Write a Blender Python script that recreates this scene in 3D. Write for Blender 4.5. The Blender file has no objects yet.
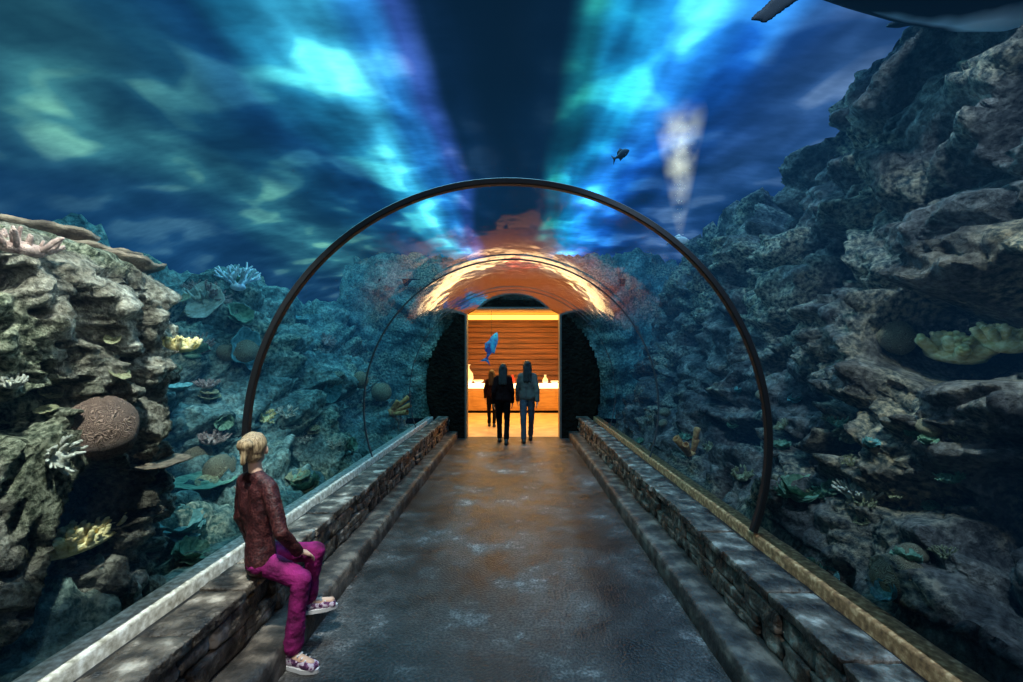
import bpy, math, random
from mathutils import Vector, Matrix, noise, Quaternion
from mathutils.bvhtree import BVHTree
random.seed(7)
C = bpy.context
V = Vector
try:
    C.scene.view_settings.view_transform = 'Standard'
except Exception: pass
F = 1023*16/36.0
CAM = V((0.06, 0, 1.67))

# ------------------------------------------------------------ materials
def new_mat(name):
    m = bpy.data.materials.new(name); m.use_nodes = True
    nt = m.node_tree
    for n in list(nt.nodes): nt.nodes.remove(n)
    out = nt.nodes.new('ShaderNodeOutputMaterial')
    return m, nt, out
def N(nt, t, **kw):
    n = nt.nodes.new(t)
    for k, v in kw.items():
        if hasattr(n, k): setattr(n, k, v)
    return n
def ramp(nt, fac, stops, interp='LINEAR'):
    r = nt.nodes.new('ShaderNodeValToRGB'); cr = r.color_ramp; cr.interpolation = interp
    while len(cr.elements) < len(stops): cr.elements.new(0.5)
    for e, (p, c) in zip(cr.elements, stops):
        e.position = p; e.color = (c[0], c[1], c[2], 1)
    nt.links.new(fac, r.inputs[0]); return r.outputs[0]
def objco(nt, scale=(1,1,1)):
    tc = nt.nodes.new('ShaderNodeTexCoord'); mp = nt.nodes.new('ShaderNodeMapping')
    mp.inputs['Scale'].default_value = scale
    nt.links.new(tc.outputs['Object'], mp.inputs['Vector']); return mp.outputs[0]
def mat_noise(name, stops, scale=5, rough=0.8, bump=0.3, bscale=None, detail=8, metallic=0, stretch=(1,1,1), bdist=0.02, emit=None, estr=0, rough2=None, spec=0.5):
    m, nt, out = new_mat(name)
    b = N(nt, 'ShaderNodeBsdfPrincipled'); co = objco(nt, stretch)
    n1 = N(nt, 'ShaderNodeTexNoise'); n1.inputs['Scale'].default_value = scale; n1.inputs['Detail'].default_value = detail
    nt.links.new(co, n1.inputs['Vector'])
    nt.links.new(ramp(nt, n1.outputs[0], stops), b.inputs['Base Color'])
    b.inputs['Roughness'].default_value = rough; b.inputs['Metallic'].default_value = metallic
    b.inputs['Specular IOR Level'].default_value = spec
    if bump:
        n2 = N(nt, 'ShaderNodeTexNoise'); n2.inputs['Scale'].default_value = bscale or scale*4; n2.inputs['Detail'].default_value = 8
        nt.links.new(co, n2.inputs['Vector'])
        bp = N(nt, 'ShaderNodeBump'); bp.inputs['Strength'].default_value = bump; bp.inputs['Distance'].default_value = bdist
        nt.links.new(n2.outputs[0], bp.inputs['Height']); nt.links.new(bp.outputs[0], b.inputs['Normal'])
    if emit:
        b.inputs['Emission Color'].default_value = (*emit, 1); b.inputs['Emission Strength'].default_value = estr
    nt.links.new(b.outputs[0], out.inputs[0]); return m
def flat(name, c, rough=.6, **k):
    return mat_noise(name, [(.3, tuple(x*.8 for x in c)), (.7, c)], rough=rough, bump=k.pop('bump', .1), **k)

def mat_rock(name, cols, patch, scale=1.0, grain=.55, bd=.05):
    m, nt, out = new_mat(name)
    b = N(nt, 'ShaderNodeBsdfPrincipled'); co = objco(nt)
    n1 = N(nt, 'ShaderNodeTexNoise'); n1.inputs['Scale'].default_value = 3.2*scale; n1.inputs['Detail'].default_value = 10; n1.inputs['Roughness'].default_value = .66
    n2 = N(nt, 'ShaderNodeTexNoise'); n2.inputs['Scale'].default_value = 1.3*scale; n2.inputs['Detail'].default_value = 4
    n3 = N(nt, 'ShaderNodeTexNoise'); n3.inputs['Scale'].default_value = 26*scale; n3.inputs['Detail'].default_value = 6; n3.inputs['Roughness'].default_value = .6
    vo = N(nt, 'ShaderNodeTexVoronoi'); vo.inputs['Scale'].default_value = 14*scale
    for n in (n1, n2, n3, vo): nt.links.new(co, n.inputs['Vector'])
    c1 = ramp(nt, n1.outputs[0], cols)
    mk = ramp(nt, n2.outputs[0], [(.5, (0,0,0)), (.6, (1,1,1))])
    mx = N(nt, 'ShaderNodeMixRGB'); nt.links.new(mk, mx.inputs[0]); nt.links.new(c1, mx.inputs[1])
    c2 = ramp(nt, n3.outputs[0], patch); nt.links.new(c2, mx.inputs[2])
    sp = ramp(nt, n3.outputs[0], [(.38, (.5,.5,.5)), (.62, (1.35,1.35,1.35))])
    ml = N(nt, 'ShaderNodeMixRGB', blend_type='MULTIPLY'); ml.inputs[0].default_value = 1
    nt.links.new(mx.outputs[0], ml.inputs[1]); nt.links.new(sp, ml.inputs[2])
    nt.links.new(ml.outputs[0], b.inputs['Base Color']); b.inputs['Roughness'].default_value = .9
    b.inputs['Specular IOR Level'].default_value = .12
    a = N(nt, 'ShaderNodeMath', operation='MULTIPLY'); a.inputs[1].default_value = .5
    nt.links.new(vo.outputs['Distance'], a.inputs[0])
    s = N(nt, 'ShaderNodeMath', operation='MULTIPLY_ADD'); s.inputs[1].default_value = grain; nt.links.new(n3.outputs[0], s.inputs[0]); nt.links.new(a.outputs[0], s.inputs[2])
    s2 = N(nt, 'ShaderNodeMath', operation='MULTIPLY_ADD'); s2.inputs[1].default_value=2; nt.links.new(n1.outputs[0], s2.inputs[0]); nt.links.new(s.outputs[0], s2.inputs[2])
    bp = N(nt, 'ShaderNodeBump'); bp.inputs['Strength'].default_value = 1; bp.inputs['Distance'].default_value = bd
    nt.links.new(s2.outputs[0], bp.inputs['Height']); nt.links.new(bp.outputs[0], b.inputs['Normal'])
    nt.links.new(b.outputs[0], out.inputs[0]); return m

M_rockL = mat_rock('rock_grey_brown', [(.32,(.04,.032,.022)),(.44,(.135,.115,.08)),(.56,(.29,.255,.185)),(.7,(.58,.53,.41))], [(.35,(.06,.075,.04)),(.6,(.26,.25,.16))], scale=1.4, grain=.9)
M_rockF = mat_rock('rock_algae', [(.3,(.02,.045,.04)),(.45,(.09,.15,.13)),(.58,(.22,.29,.23)),(.72,(.48,.48,.36))], [(.35,(.04,.13,.11)),(.62,(.27,.26,.17))])
M_rockR = mat_rock('rock_brown_slate', [(.3,(.018,.018,.018)),(.45,(.07,.06,.052)),(.58,(.17,.142,.115)),(.72,(.4,.31,.23))], [(.35,(.05,.08,.08)),(.62,(.32,.23,.14))], grain=.6)

# ------------------------------------------------------------ mesh helpers
def mesh(name, vs, fs, mat=None, smooth=True, parent=None, label=None, cat=None, **props):
    me = bpy.data.meshes.new(name); me.from_pydata([tuple(v) for v in vs], [], fs); me.update()
    if smooth: me.polygons.foreach_set('use_smooth', [True]*len(me.polygons))
    o = bpy.data.objects.new(name, me); C.collection.objects.link(o)
    if mat: me.materials.append(mat)
    tag(o, parent, label, cat, **props); return o
def tag(o, parent=None, label=None, cat=None, **props):
    if parent: o.parent = parent
    if label: o['label'] = label
    if cat: o['category'] = cat
    for k, v in props.items(): o[k] = v
def empty(name, loc=(0,0,0), label=None, cat=None, **props):
    o = bpy.data.objects.new(name, None); o.empty_display_size = .1; o.location = loc
    C.collection.objects.link(o); tag(o, None, label, cat, **props); return o
def bake(o):
    C.view_layer.update()
    dg = C.evaluated_depsgraph_get()
    me = bpy.data.meshes.new_from_object(o.evaluated_get(dg)); o.modifiers.clear(); o.data = me
    me.polygons.foreach_set('use_smooth', [True]*len(me.polygons))
def boxv(a, b):
    x0,y0,z0 = a; x1,y1,z1 = b
    vs = [V(p) for p in ((x0,y0,z0),(x1,y0,z0),(x1,y1,z0),(x0,y1,z0),(x0,y0,z1),(x1,y0,z1),(x1,y1,z1),(x0,y1,z1))]
    fs = [(0,3,2,1),(4,5,6,7),(0,1,5,4),(1,2,6,5),(2,3,7,6),(3,0,4,7)]
    return vs, fs
def box(name, a, b, mat, bevel=0, **k):
    vs, fs = boxv(a, b); o = mesh(name, vs, fs, mat, smooth=False, **k)
    if bevel:
        md = o.modifiers.new('bevel','BEVEL'); md.width = bevel; md.segments = 2
    return o
def merge(vs, fs, v2, f2):
    n = len(vs); vs.extend(v2); fs.extend([tuple(i+n for i in f) for f in f2])
def capsule(p1, r1, p2, r2, seg=12, cap=4):
    p1, p2 = V(p1), V(p2); ax = p2-p1; L = ax.length
    if L < 1e-6: ax = V((0,0,1)); 
    else: ax = ax/L
    q = V((0,0,1)).rotation_difference(ax)
    rings = []
    for i in range(cap+1):
        t = -math.pi/2 + (math.pi/2)*i/cap
        rings.append((p1, r1*math.sin(t), r1*math.cos(t)))
    for i in range(cap+1):
        t = (math.pi/2)*i/cap
        rings.append((p2, r2*math.sin(t), r2*math.cos(t)))
    vs, fs = [], []
    for (c, h, r) in rings:
        r = max(r, 1e-5)
        for k in range(seg):
            a = 2*math.pi*k/seg
            vs.append(c + q @ V((r*math.cos(a), r*math.sin(a), h)))
    m = len(rings)
    for i in range(m-1):
        for k in range(seg):
            k2 = (k+1)%seg
            fs.append((i*seg+k, i*seg+k2, (i+1)*seg+k2, (i+1)*seg+k))
    fs.append(tuple(range(seg-1,-1,-1))); fs.append(tuple((m-1)*seg+k for k in range(seg)))
    return vs, fs
def ellipsoid(c, r, seg=20, rings=14, rot=None):
    vs, fs = [], []
    for i in range(rings+1):
        t = math.pi*i/rings
        for k in range(seg):
            a = 2*math.pi*k/seg
            st = max(math.sin(t), 1e-4)
            p = V((r[0]*st*math.cos(a), r[1]*st*math.sin(a), r[2]*math.cos(t)))
            if rot is not None: p = rot @ p
            vs.append(V(c)+p)
    for i in range(rings):
        for k in range(seg):
            k2 = (k+1)%seg
            fs.append((i*seg+k, (i+1)*seg+k, (i+1)*seg+k2, i*seg+k2))
    fs.append(tuple(range(seg))); fs.append(tuple(rings*seg+k for k in range(seg-1,-1,-1)))
    return vs, fs
def grid_faces(nu, nv, closed_v=False):
    fs = []
    for i in range(nu-1):
        for j in range(nv if closed_v else nv-1):
            j2 = (j+1)%nv
            fs.append((i*nv+j, i*nv+j2, (i+1)*nv+j2, (i+1)*nv+j))
    return fs
def lathe(name, prof, mat, seg=20, loc=(0,0,0), **k):
    vs = []
    for (r,z) in prof:
        for j in range(seg):
            a = 2*math.pi*j/seg; vs.append(V((r*math.cos(a), r*math.sin(a), z)))
    fs = grid_faces(len(prof), seg, True)
    fs.append(tuple(range(seg-1,-1,-1)))
    o = mesh(name, vs, fs, mat, **k); o.location = loc; return o

# ------------------------------------------------------------ tunnel constants
ZC, R = 1.095, 1.84
TH = math.asin((.47-ZC)/R)      # base angle
YE = 9.7

# ---- floor
m, nt, out = new_mat('wet_concrete')
b = N(nt,'ShaderNodeBsdfPrincipled'); co = objco(nt)
n1 = N(nt,'ShaderNodeTexNoise'); n1.inputs['Scale'].default_value = 2.3; n1.inputs['Detail'].default_value = 12; n1.inputs['Roughness'].default_value=.78
n2 = N(nt,'ShaderNodeTexNoise'); n2.inputs['Scale'].default_value = 60; n2.inputs['Detail'].default_value = 8
n4 = N(nt,'ShaderNodeTexNoise'); n4.inputs['Scale'].default_value = .9; n4.inputs['Detail'].default_value = 4
nt.links.new(co,n1.inputs[0]); nt.links.new(co,n2.inputs[0]); nt.links.new(co,n4.inputs[0])
c = ramp(nt,n1.outputs[0],[(.37,(.014,.012,.011)),(.46,(.055,.049,.044)),(.56,(.1,.091,.083)),(.65,(.34,.315,.29))])
c2 = ramp(nt,n2.outputs[0],[(.35,(.4,.4,.4)),(.65,(1.45,1.45,1.45))])
c4 = ramp(nt,n4.outputs[0],[(.4,(.5,.5,.5)),(.58,(1.25,1.25,1.25))])
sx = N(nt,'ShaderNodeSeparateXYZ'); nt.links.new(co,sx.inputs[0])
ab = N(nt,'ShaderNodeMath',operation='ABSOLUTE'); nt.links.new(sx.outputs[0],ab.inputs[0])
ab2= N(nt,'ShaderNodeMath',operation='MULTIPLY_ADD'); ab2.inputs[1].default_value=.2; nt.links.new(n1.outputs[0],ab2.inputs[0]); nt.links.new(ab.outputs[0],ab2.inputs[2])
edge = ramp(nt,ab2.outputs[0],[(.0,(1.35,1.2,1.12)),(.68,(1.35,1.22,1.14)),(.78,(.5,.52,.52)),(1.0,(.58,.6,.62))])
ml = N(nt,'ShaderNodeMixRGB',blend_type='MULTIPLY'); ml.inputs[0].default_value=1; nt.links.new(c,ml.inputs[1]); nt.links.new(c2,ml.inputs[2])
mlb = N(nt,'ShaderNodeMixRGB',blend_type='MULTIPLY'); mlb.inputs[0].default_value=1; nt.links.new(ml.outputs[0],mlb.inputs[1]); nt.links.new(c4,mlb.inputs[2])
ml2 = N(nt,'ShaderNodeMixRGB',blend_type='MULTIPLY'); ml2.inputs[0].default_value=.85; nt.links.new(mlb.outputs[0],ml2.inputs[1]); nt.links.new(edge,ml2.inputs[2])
nt.links.new(ml2.outputs[0],b.inputs['Base Color'])
mr = N(nt,'ShaderNodeMapRange'); mr.inputs['From Min'].default_value=.4; mr.inputs['From Max'].default_value=.6; mr.inputs['To Min'].default_value=.3; mr.inputs['To Max'].default_value=.5
nt.links.new(n1.outputs[0],mr.inputs[0]); nt.links.new(mr.outputs[0],b.inputs['Roughness']); b.inputs['Specular IOR Level'].default_value=.35
bp = N(nt,'ShaderNodeBump'); bp.inputs['Strength'].default_value=.6; bp.inputs['Distance'].default_value=.014
nt.links.new(n2.outputs[0],bp.inputs['Height']); nt.links.new(bp.outputs[0],b.inputs['Normal']); nt.links.new(b.outputs[0],out.inputs[0])
M_floor = m
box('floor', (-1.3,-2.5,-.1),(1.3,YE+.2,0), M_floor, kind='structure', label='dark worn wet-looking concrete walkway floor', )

M_curb = mat_noise('curb_concrete',[(.35,(.012,.01,.008)),(.5,(.045,.037,.03)),(.66,(.16,.13,.1))],scale=7,rough=.6,bump=.6,bscale=30)
M_stone = mat_noise('ledge_stone',[(.36,(.01,.007,.005)),(.46,(.05,.038,.027)),(.57,(.14,.112,.083)),(.68,(.45,.385,.31))],scale=8,rough=.55,bump=1,bscale=26,bdist=.03)
M_gutter = flat('gutter_dark',(.006,.006,.008),.4)
M_sandL = mat_noise('pale_sand_edge',[(.3,(.25,.22,.16)),(.52,(.55,.5,.4)),(.7,(.85,.82,.72))],scale=30,rough=.9,bump=.3,bscale=120,bdist=.006)
M_sandR = mat_noise('rusty_sand_edge',[(.3,(.13,.055,.02)),(.52,(.38,.175,.065)),(.7,(.75,.42,.19))],scale=30,rough=.9,bump=.3,bscale=120,bdist=.006)
def rblock(c, h, r=.018, n=6, amp=.01, jit=0):
    vs, fs = [], []; idx = {}
    def vert(p):
        key = tuple(round(x,4) for x in p)
        if key in idx: return idx[key]
        P = V((p[0]*h[0], p[1]*h[1], p[2]*h[2]))
        q = V((max(-h[0]+r,min(h[0]-r,P.x)), max(-h[1]+r,min(h[1]-r,P.y)), max(-h[2]+r,min(h[2]-r,P.z))))
        d = P-q
        if d.length>1e-6: P = q+d.normalized()*r
        W = P+V(c)
        nn = (P.normalized())
        W += nn*(noise.noise(W*7)*amp + noise.noise(W*22)*amp*.7)
        idx[key] = len(vs); vs.append(W); return idx[key]
    nl = lambda i: -1+2*i/n
    for ax in range(3):
        for s in (-1,1):
            for i in range(n):
                for j in range(n):
                    q = []
                    for (a,bb) in ((i,j),(i+1,j),(i+1,j+1),(i,j+1)):
                        p = [0,0,0]; p[ax]=s; p[(ax+1)%3]=nl(a); p[(ax+2)%3]=nl(bb); q.append(vert(p))
                    fs.append(tuple(q) if s>0 else tuple(reversed(q)))
    return vs, fs
for sd, nm in ((-1,'left'),(1,'right')):
    rnd = random.Random(5+sd)
    vs=[];fs=[]
    nY=160; prof=[(1.18,0),(1.178,.07),(1.18,.135),(1.195,.15),(1.24,.152),(1.3,.152),(1.40,.152)]
    for i in range(nY):
        y=.3+(YE-.3)*i/(nY-1)
        for (x,z) in prof:
            w=(noise.noise(V((x*3,y*4,z*9+sd*5)))+.5*noise.noise(V((x*3,y*17,z*9))))*.006
            vs.append(V((sd*(x+w),y,max(0,z+w*.6))))
    fs=grid_faces(nY,len(prof))
    if sd<0: fs=[tuple(reversed(f)) for f in fs]
    mesh('trim_1' if sd<0 else 'trim_2',vs,fs,M_curb,kind='structure',label='low concrete curb step along the stone ledge')
    vs=[];fs=[]
    z0=.15
    for ci in range(2):
        hh=.13; y=.5+rnd.random()*.2
        while y<YE-.1:
            L=rnd.uniform(.16,.42); L=min(L,YE-y)
            t=rnd.uniform(-.018,.014)
            xc=1.47+t
            if rnd.random()<.25:
                for hz in (0,1):
                    v2,f2=rblock((sd*(xc+rnd.uniform(-.01,.01)),y+L/2,z0+hh*(.25+.5*hz)),(.09+rnd.uniform(-.01,.01),L/2-.005,hh/4-.003),r=.01,amp=.016); merge(vs,fs,v2,f2)
            else:
                v2,f2=rblock((sd*xc,y+L/2,z0+hh/2),(.09,L/2-.006,hh/2-.005),r=.014,amp=.022)
                merge(vs,fs,v2,f2)
            y+=L
        z0+=hh
    y=.5
    while y<YE-.1:
        L=rnd.uniform(.3,.6); L=min(L,YE-y)
        v2,f2=rblock((sd*(1.47+rnd.uniform(-.012,.012)),y+L/2,z0+.032+rnd.uniform(-.004,.004)),(.118,L/2-.006,.03),r=.01,n=8,amp=.013)
        merge(vs,fs,v2,f2); y+=L
    mesh('wall_'+nm,vs,fs,M_stone,kind='structure',label='low rough stone block wall with slab capping, bench height')
    box('trim_%d'%(3 if sd<0 else 4),(min(sd*1.42,sd*1.73),.3,0),(max(sd*1.42,sd*1.73),YE,.385),M_gutter,kind='structure',label='dark drainage gutter behind the stone wall')
    vs=[];nY=300; prof=[(1.71,.3),(1.71,.45),(1.714,.462),(1.73,.466),(1.76,.467),(1.80,.466),(1.835,.462),(1.845,.45),(1.86,.2)]
    for i in range(nY):
        y=.3+(YE-.3)*i/(nY-1)
        for (x,z) in prof:
            w=noise.noise(V((x*6,y*6,sd*5)))*.004
            vs.append(V((sd*(x+w),y,z+w*.5)))
    fs=grid_faces(nY,len(prof))
    if sd<0: fs=[tuple(reversed(f)) for f in fs]
    mesh('trim_%d'%(5 if sd<0 else 6),vs,fs,M_sandL if sd<0 else M_sandR,kind='structure',label='sandy concrete footing at the base of the acrylic')

# ---- acrylic tunnel: reflections raised at the crown and cut on the flanks by height
m, nt, out = new_mat('acrylic')
tr=N(nt,'ShaderNodeBsdfTransparent'); tr.inputs[0].default_value=(.93,.97,1,1)
gl=N(nt,'ShaderNodeBsdfGlossy'); gl.inputs['Roughness'].default_value=.07; gl.inputs[0].default_value=(1,1,1,1)
fr=N(nt,'ShaderNodeFresnel'); fr.inputs[0].default_value=1.5
co=objco(nt,(1.3,.7,1.3)); nn=N(nt,'ShaderNodeTexNoise'); nn.inputs['Scale'].default_value=5; nn.inputs['Detail'].default_value=1.2
nt.links.new(co,nn.inputs[0]); bp=N(nt,'ShaderNodeBump'); bp.inputs['Strength'].default_value=.24; bp.inputs['Distance'].default_value=.016
nt.links.new(nn.outputs[0],bp.inputs['Height']); nt.links.new(bp.outputs[0],gl.inputs['Normal'])
pw=N(nt,'ShaderNodeMath',operation='POWER'); pw.inputs[1].default_value=5.5; nt.links.new(fr.outputs[0],pw.inputs[0])
tc=N(nt,'ShaderNodeTexCoord'); sp=N(nt,'ShaderNodeSeparateXYZ'); nt.links.new(tc.outputs['Object'],sp.inputs[0])
zm=N(nt,'ShaderNodeMapRange'); zm.interpolation_type='SMOOTHSTEP'; zm.inputs['From Min'].default_value=2.0; zm.inputs['From Max'].default_value=2.75; zm.inputs['To Min'].default_value=2.0; zm.inputs['To Max'].default_value=260
nt.links.new(sp.outputs[2],zm.inputs[0])
mr=N(nt,'ShaderNodeMath',operation='MULTIPLY'); mr.use_clamp=True; nt.links.new(pw.outputs[0],mr.inputs[0]); nt.links.new(zm.outputs[0],mr.inputs[1])
mn=N(nt,'ShaderNodeMath',operation='MINIMUM'); mn.inputs[1].default_value=.9; nt.links.new(mr.outputs[0],mn.inputs[0])
mx=N(nt,'ShaderNodeMixShader'); nt.links.new(mn.outputs[0],mx.inputs[0]); nt.links.new(tr.outputs[0],mx.inputs[1]); nt.links.new(gl.outputs[0],mx.inputs[2])
nt.links.new(mx.outputs[0],out.inputs[0]); M_acr=m
vs=[];nA=97;nY=40
for i in range(nY):
    y=-2.5+(YE+2.5)*i/(nY-1)
    for j in range(nA):
        t=TH+(math.pi-2*TH)*j/(nA-1)
        vs.append(V((R*math.cos(t),y,ZC+R*math.sin(t))))
mesh('ceiling',vs,grid_faces(nY,nA),M_acr,kind='structure',label='clear curved acrylic tunnel vault with soft reflections')
M_ring=flat('black_rubber',(.006,.006,.007),.45)
M_ring2=flat('hazed_rib',(.02,.04,.05),.6)  # blue-grey haze put into the colour of the farther rings
for ri,(y,ww) in enumerate(((3.15,1.0),(5.58,.4),(8.0,.3))):
    vs=[]; sec=[(-.016,-.026),(.016,-.026),(.022,-.018),(.022,.018),(.016,.026),(-.016,.026),(-.022,.018),(-.022,-.018)]
    for j in range(nA):
        t=TH+(math.pi-2*TH)*j/(nA-1)
        for (a,bb) in sec:
            rr=R-.03+a*ww
            vs.append(V((rr*math.cos(t),y+bb*ww,ZC+rr*math.sin(t))))
    fs=grid_faces(nA,len(sec),True); fs.append(tuple(range(8))); fs.append(tuple((nA-1)*8+k for k in range(7,-1,-1)))
    mesh('tunnel_ring',vs,fs,M_ring if ri==0 else M_ring2,smooth=False,label=('bold black arched rib ring spanning the tunnel from ledge to ledge' if ri==0 else 'thin arched rib ring spanning the tunnel, haze painted into its colour'),cat='arch rib',group='tunnel ribs')

# ---- water vault, its light streaks painted as emission
m, nt, out = new_mat('water_painted_streaks')
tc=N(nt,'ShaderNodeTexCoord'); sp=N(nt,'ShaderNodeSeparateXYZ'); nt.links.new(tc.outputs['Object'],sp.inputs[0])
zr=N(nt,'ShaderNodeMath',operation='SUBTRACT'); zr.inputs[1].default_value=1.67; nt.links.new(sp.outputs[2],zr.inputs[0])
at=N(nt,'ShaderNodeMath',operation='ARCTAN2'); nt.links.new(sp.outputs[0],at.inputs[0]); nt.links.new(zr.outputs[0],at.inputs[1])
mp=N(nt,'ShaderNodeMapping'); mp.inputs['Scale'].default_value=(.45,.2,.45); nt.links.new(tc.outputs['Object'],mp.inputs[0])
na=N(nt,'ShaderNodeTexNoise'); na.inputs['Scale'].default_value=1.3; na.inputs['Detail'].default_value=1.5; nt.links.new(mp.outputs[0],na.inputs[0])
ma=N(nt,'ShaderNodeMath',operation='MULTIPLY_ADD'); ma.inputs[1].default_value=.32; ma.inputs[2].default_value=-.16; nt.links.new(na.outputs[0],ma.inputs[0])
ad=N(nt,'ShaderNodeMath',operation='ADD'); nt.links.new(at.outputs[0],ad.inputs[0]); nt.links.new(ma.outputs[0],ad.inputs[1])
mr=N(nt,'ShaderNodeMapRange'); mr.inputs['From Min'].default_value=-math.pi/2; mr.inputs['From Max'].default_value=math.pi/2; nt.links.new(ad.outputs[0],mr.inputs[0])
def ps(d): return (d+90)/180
col=ramp(nt,mr.outputs[0],[(ps(-90),(.008,.026,.065)),(ps(-68),(.014,.045,.08)),(ps(-58),(.045,.16,.15)),(ps(-50),(.01,.06,.09)),(ps(-42),(.006,.05,.12)),(ps(-36),(.03,.3,.44)),(ps(-30),(.08,.6,.8)),(ps(-24),(.04,.32,.75)),(ps(-18),(.04,.09,.34)),(ps(-12),(.002,.008,.025)),(ps(0),(.0006,.001,.002)),(ps(8),(.001,.005,.014)),(ps(14),(.006,.13,.16)),(ps(20),(.015,.34,.62)),(ps(28),(.04,.4,1.1)),(ps(34),(.01,.12,.5)),(ps(41),(.008,.04,.16)),(ps(50),(.035,.08,.2)),(ps(60),(.008,.025,.09)),(ps(90),(.006,.02,.065))],'EASE')  # bright and dark bands imitate reflections on the curved tunnel
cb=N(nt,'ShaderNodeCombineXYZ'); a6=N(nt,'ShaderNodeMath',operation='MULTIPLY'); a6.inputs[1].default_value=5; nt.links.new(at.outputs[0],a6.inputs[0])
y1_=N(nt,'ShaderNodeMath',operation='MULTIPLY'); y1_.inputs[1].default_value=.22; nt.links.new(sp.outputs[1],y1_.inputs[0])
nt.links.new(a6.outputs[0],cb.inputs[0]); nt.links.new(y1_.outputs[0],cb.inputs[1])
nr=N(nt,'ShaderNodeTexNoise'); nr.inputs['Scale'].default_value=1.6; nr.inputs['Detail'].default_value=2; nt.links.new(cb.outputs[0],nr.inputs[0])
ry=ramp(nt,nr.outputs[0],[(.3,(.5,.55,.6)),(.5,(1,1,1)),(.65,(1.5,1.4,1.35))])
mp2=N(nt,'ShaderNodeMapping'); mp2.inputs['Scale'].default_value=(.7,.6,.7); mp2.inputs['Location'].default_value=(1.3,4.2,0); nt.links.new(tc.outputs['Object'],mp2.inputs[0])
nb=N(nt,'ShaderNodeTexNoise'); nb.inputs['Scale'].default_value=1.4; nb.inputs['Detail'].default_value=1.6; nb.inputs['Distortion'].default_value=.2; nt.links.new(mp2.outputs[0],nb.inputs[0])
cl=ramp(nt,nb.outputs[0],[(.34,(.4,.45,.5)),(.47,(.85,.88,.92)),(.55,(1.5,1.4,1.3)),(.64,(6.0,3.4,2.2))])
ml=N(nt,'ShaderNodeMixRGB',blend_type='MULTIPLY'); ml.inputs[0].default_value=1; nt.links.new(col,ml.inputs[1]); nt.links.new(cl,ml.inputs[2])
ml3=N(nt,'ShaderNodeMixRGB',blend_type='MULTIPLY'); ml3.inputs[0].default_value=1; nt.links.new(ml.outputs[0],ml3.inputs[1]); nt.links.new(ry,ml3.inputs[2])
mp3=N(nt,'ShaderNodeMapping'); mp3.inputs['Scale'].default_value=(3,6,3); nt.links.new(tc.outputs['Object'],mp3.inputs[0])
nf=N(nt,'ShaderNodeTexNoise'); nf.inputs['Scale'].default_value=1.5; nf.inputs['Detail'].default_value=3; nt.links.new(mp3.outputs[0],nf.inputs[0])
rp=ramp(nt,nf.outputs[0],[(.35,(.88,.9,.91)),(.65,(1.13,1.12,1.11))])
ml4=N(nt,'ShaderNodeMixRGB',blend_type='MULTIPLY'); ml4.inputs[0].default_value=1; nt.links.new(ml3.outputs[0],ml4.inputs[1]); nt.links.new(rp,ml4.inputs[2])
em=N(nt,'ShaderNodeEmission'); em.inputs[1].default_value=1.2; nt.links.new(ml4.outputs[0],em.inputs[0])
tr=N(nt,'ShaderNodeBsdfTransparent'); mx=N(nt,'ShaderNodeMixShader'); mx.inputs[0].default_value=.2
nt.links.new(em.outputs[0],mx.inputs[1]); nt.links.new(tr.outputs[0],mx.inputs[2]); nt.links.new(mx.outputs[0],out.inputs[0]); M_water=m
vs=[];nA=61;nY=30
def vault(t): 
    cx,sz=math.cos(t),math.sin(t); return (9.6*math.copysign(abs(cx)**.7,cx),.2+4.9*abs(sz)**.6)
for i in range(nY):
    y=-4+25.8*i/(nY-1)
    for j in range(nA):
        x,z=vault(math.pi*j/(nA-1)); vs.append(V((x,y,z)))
mesh('water_glow_vault',vs,grid_faces(nY,nA),M_water,kind='stuff',label='rippling blue water vault above the reef, light streaks painted into its glow',cat='water')
m,nt,out=new_mat('tank_water'); va=N(nt,'ShaderNodeVolumeAbsorption'); va.inputs['Color'].default_value=(.1,.58,.82,1); va.inputs['Density'].default_value=.13
ve=N(nt,'ShaderNodeEmission'); ve.inputs[0].default_value=(.06,.42,1,1); ve.inputs[1].default_value=.009  # even volume glow painted in for light scattered by the water
vadd=N(nt,'ShaderNodeAddShader'); nt.links.new(va.outputs[0],vadd.inputs[0]); nt.links.new(ve.outputs[0],vadd.inputs[1]); nt.links.new(vadd.outputs[0],out.inputs['Volume'])
sec=[]; n_=40
for i in range(n_+1):
    x,z=vault(math.pi*(.02+.96*i/n_)); sec.append((x*.99,z*.985))
inn=[]
for i in range(n_+1):
    t=TH+(math.pi-2*TH)*i/n_; inn.append(((R+.03)*math.cos(t),ZC+(R+.03)*math.sin(t)))
vs=[V((x,yy,z)) for yy in (-3,9.66) for (x,z) in sec+inn]
K=n_+1; W=2*K; fs=[]
for i in range(n_):
    fs.append((i,i+1,K+i+1,K+i)); fs.append((W+i+1,W+i,W+K+i,W+K+i+1))
    fs.append((i+1,i,W+i,W+i+1)); fs.append((K+i,K+i+1,W+K+i+1,W+K+i))
fs.append((0,K,W+K,W)); fs.append((K-1,W+K-1,W+2*K-1,2*K-1))
ow=mesh('tank_water',vs,fs,m,smooth=False,kind='stuff',label='blue-green water filling the tank around the tunnel, scattered light put in as even glow',cat='water')
m=mat_noise('tank_back_blue',[(.3,(.004,.02,.05)),(.7,(.01,.05,.1))],scale=.6,rough=.9,bump=0,emit=(.004,.02,.05),estr=.8)  # wall colour given a faint blue glow of its own
box('wall_back',(-10,21.9,-.5),(10,22,6),m,kind='structure',label='deep blue tank end wall')

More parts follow.
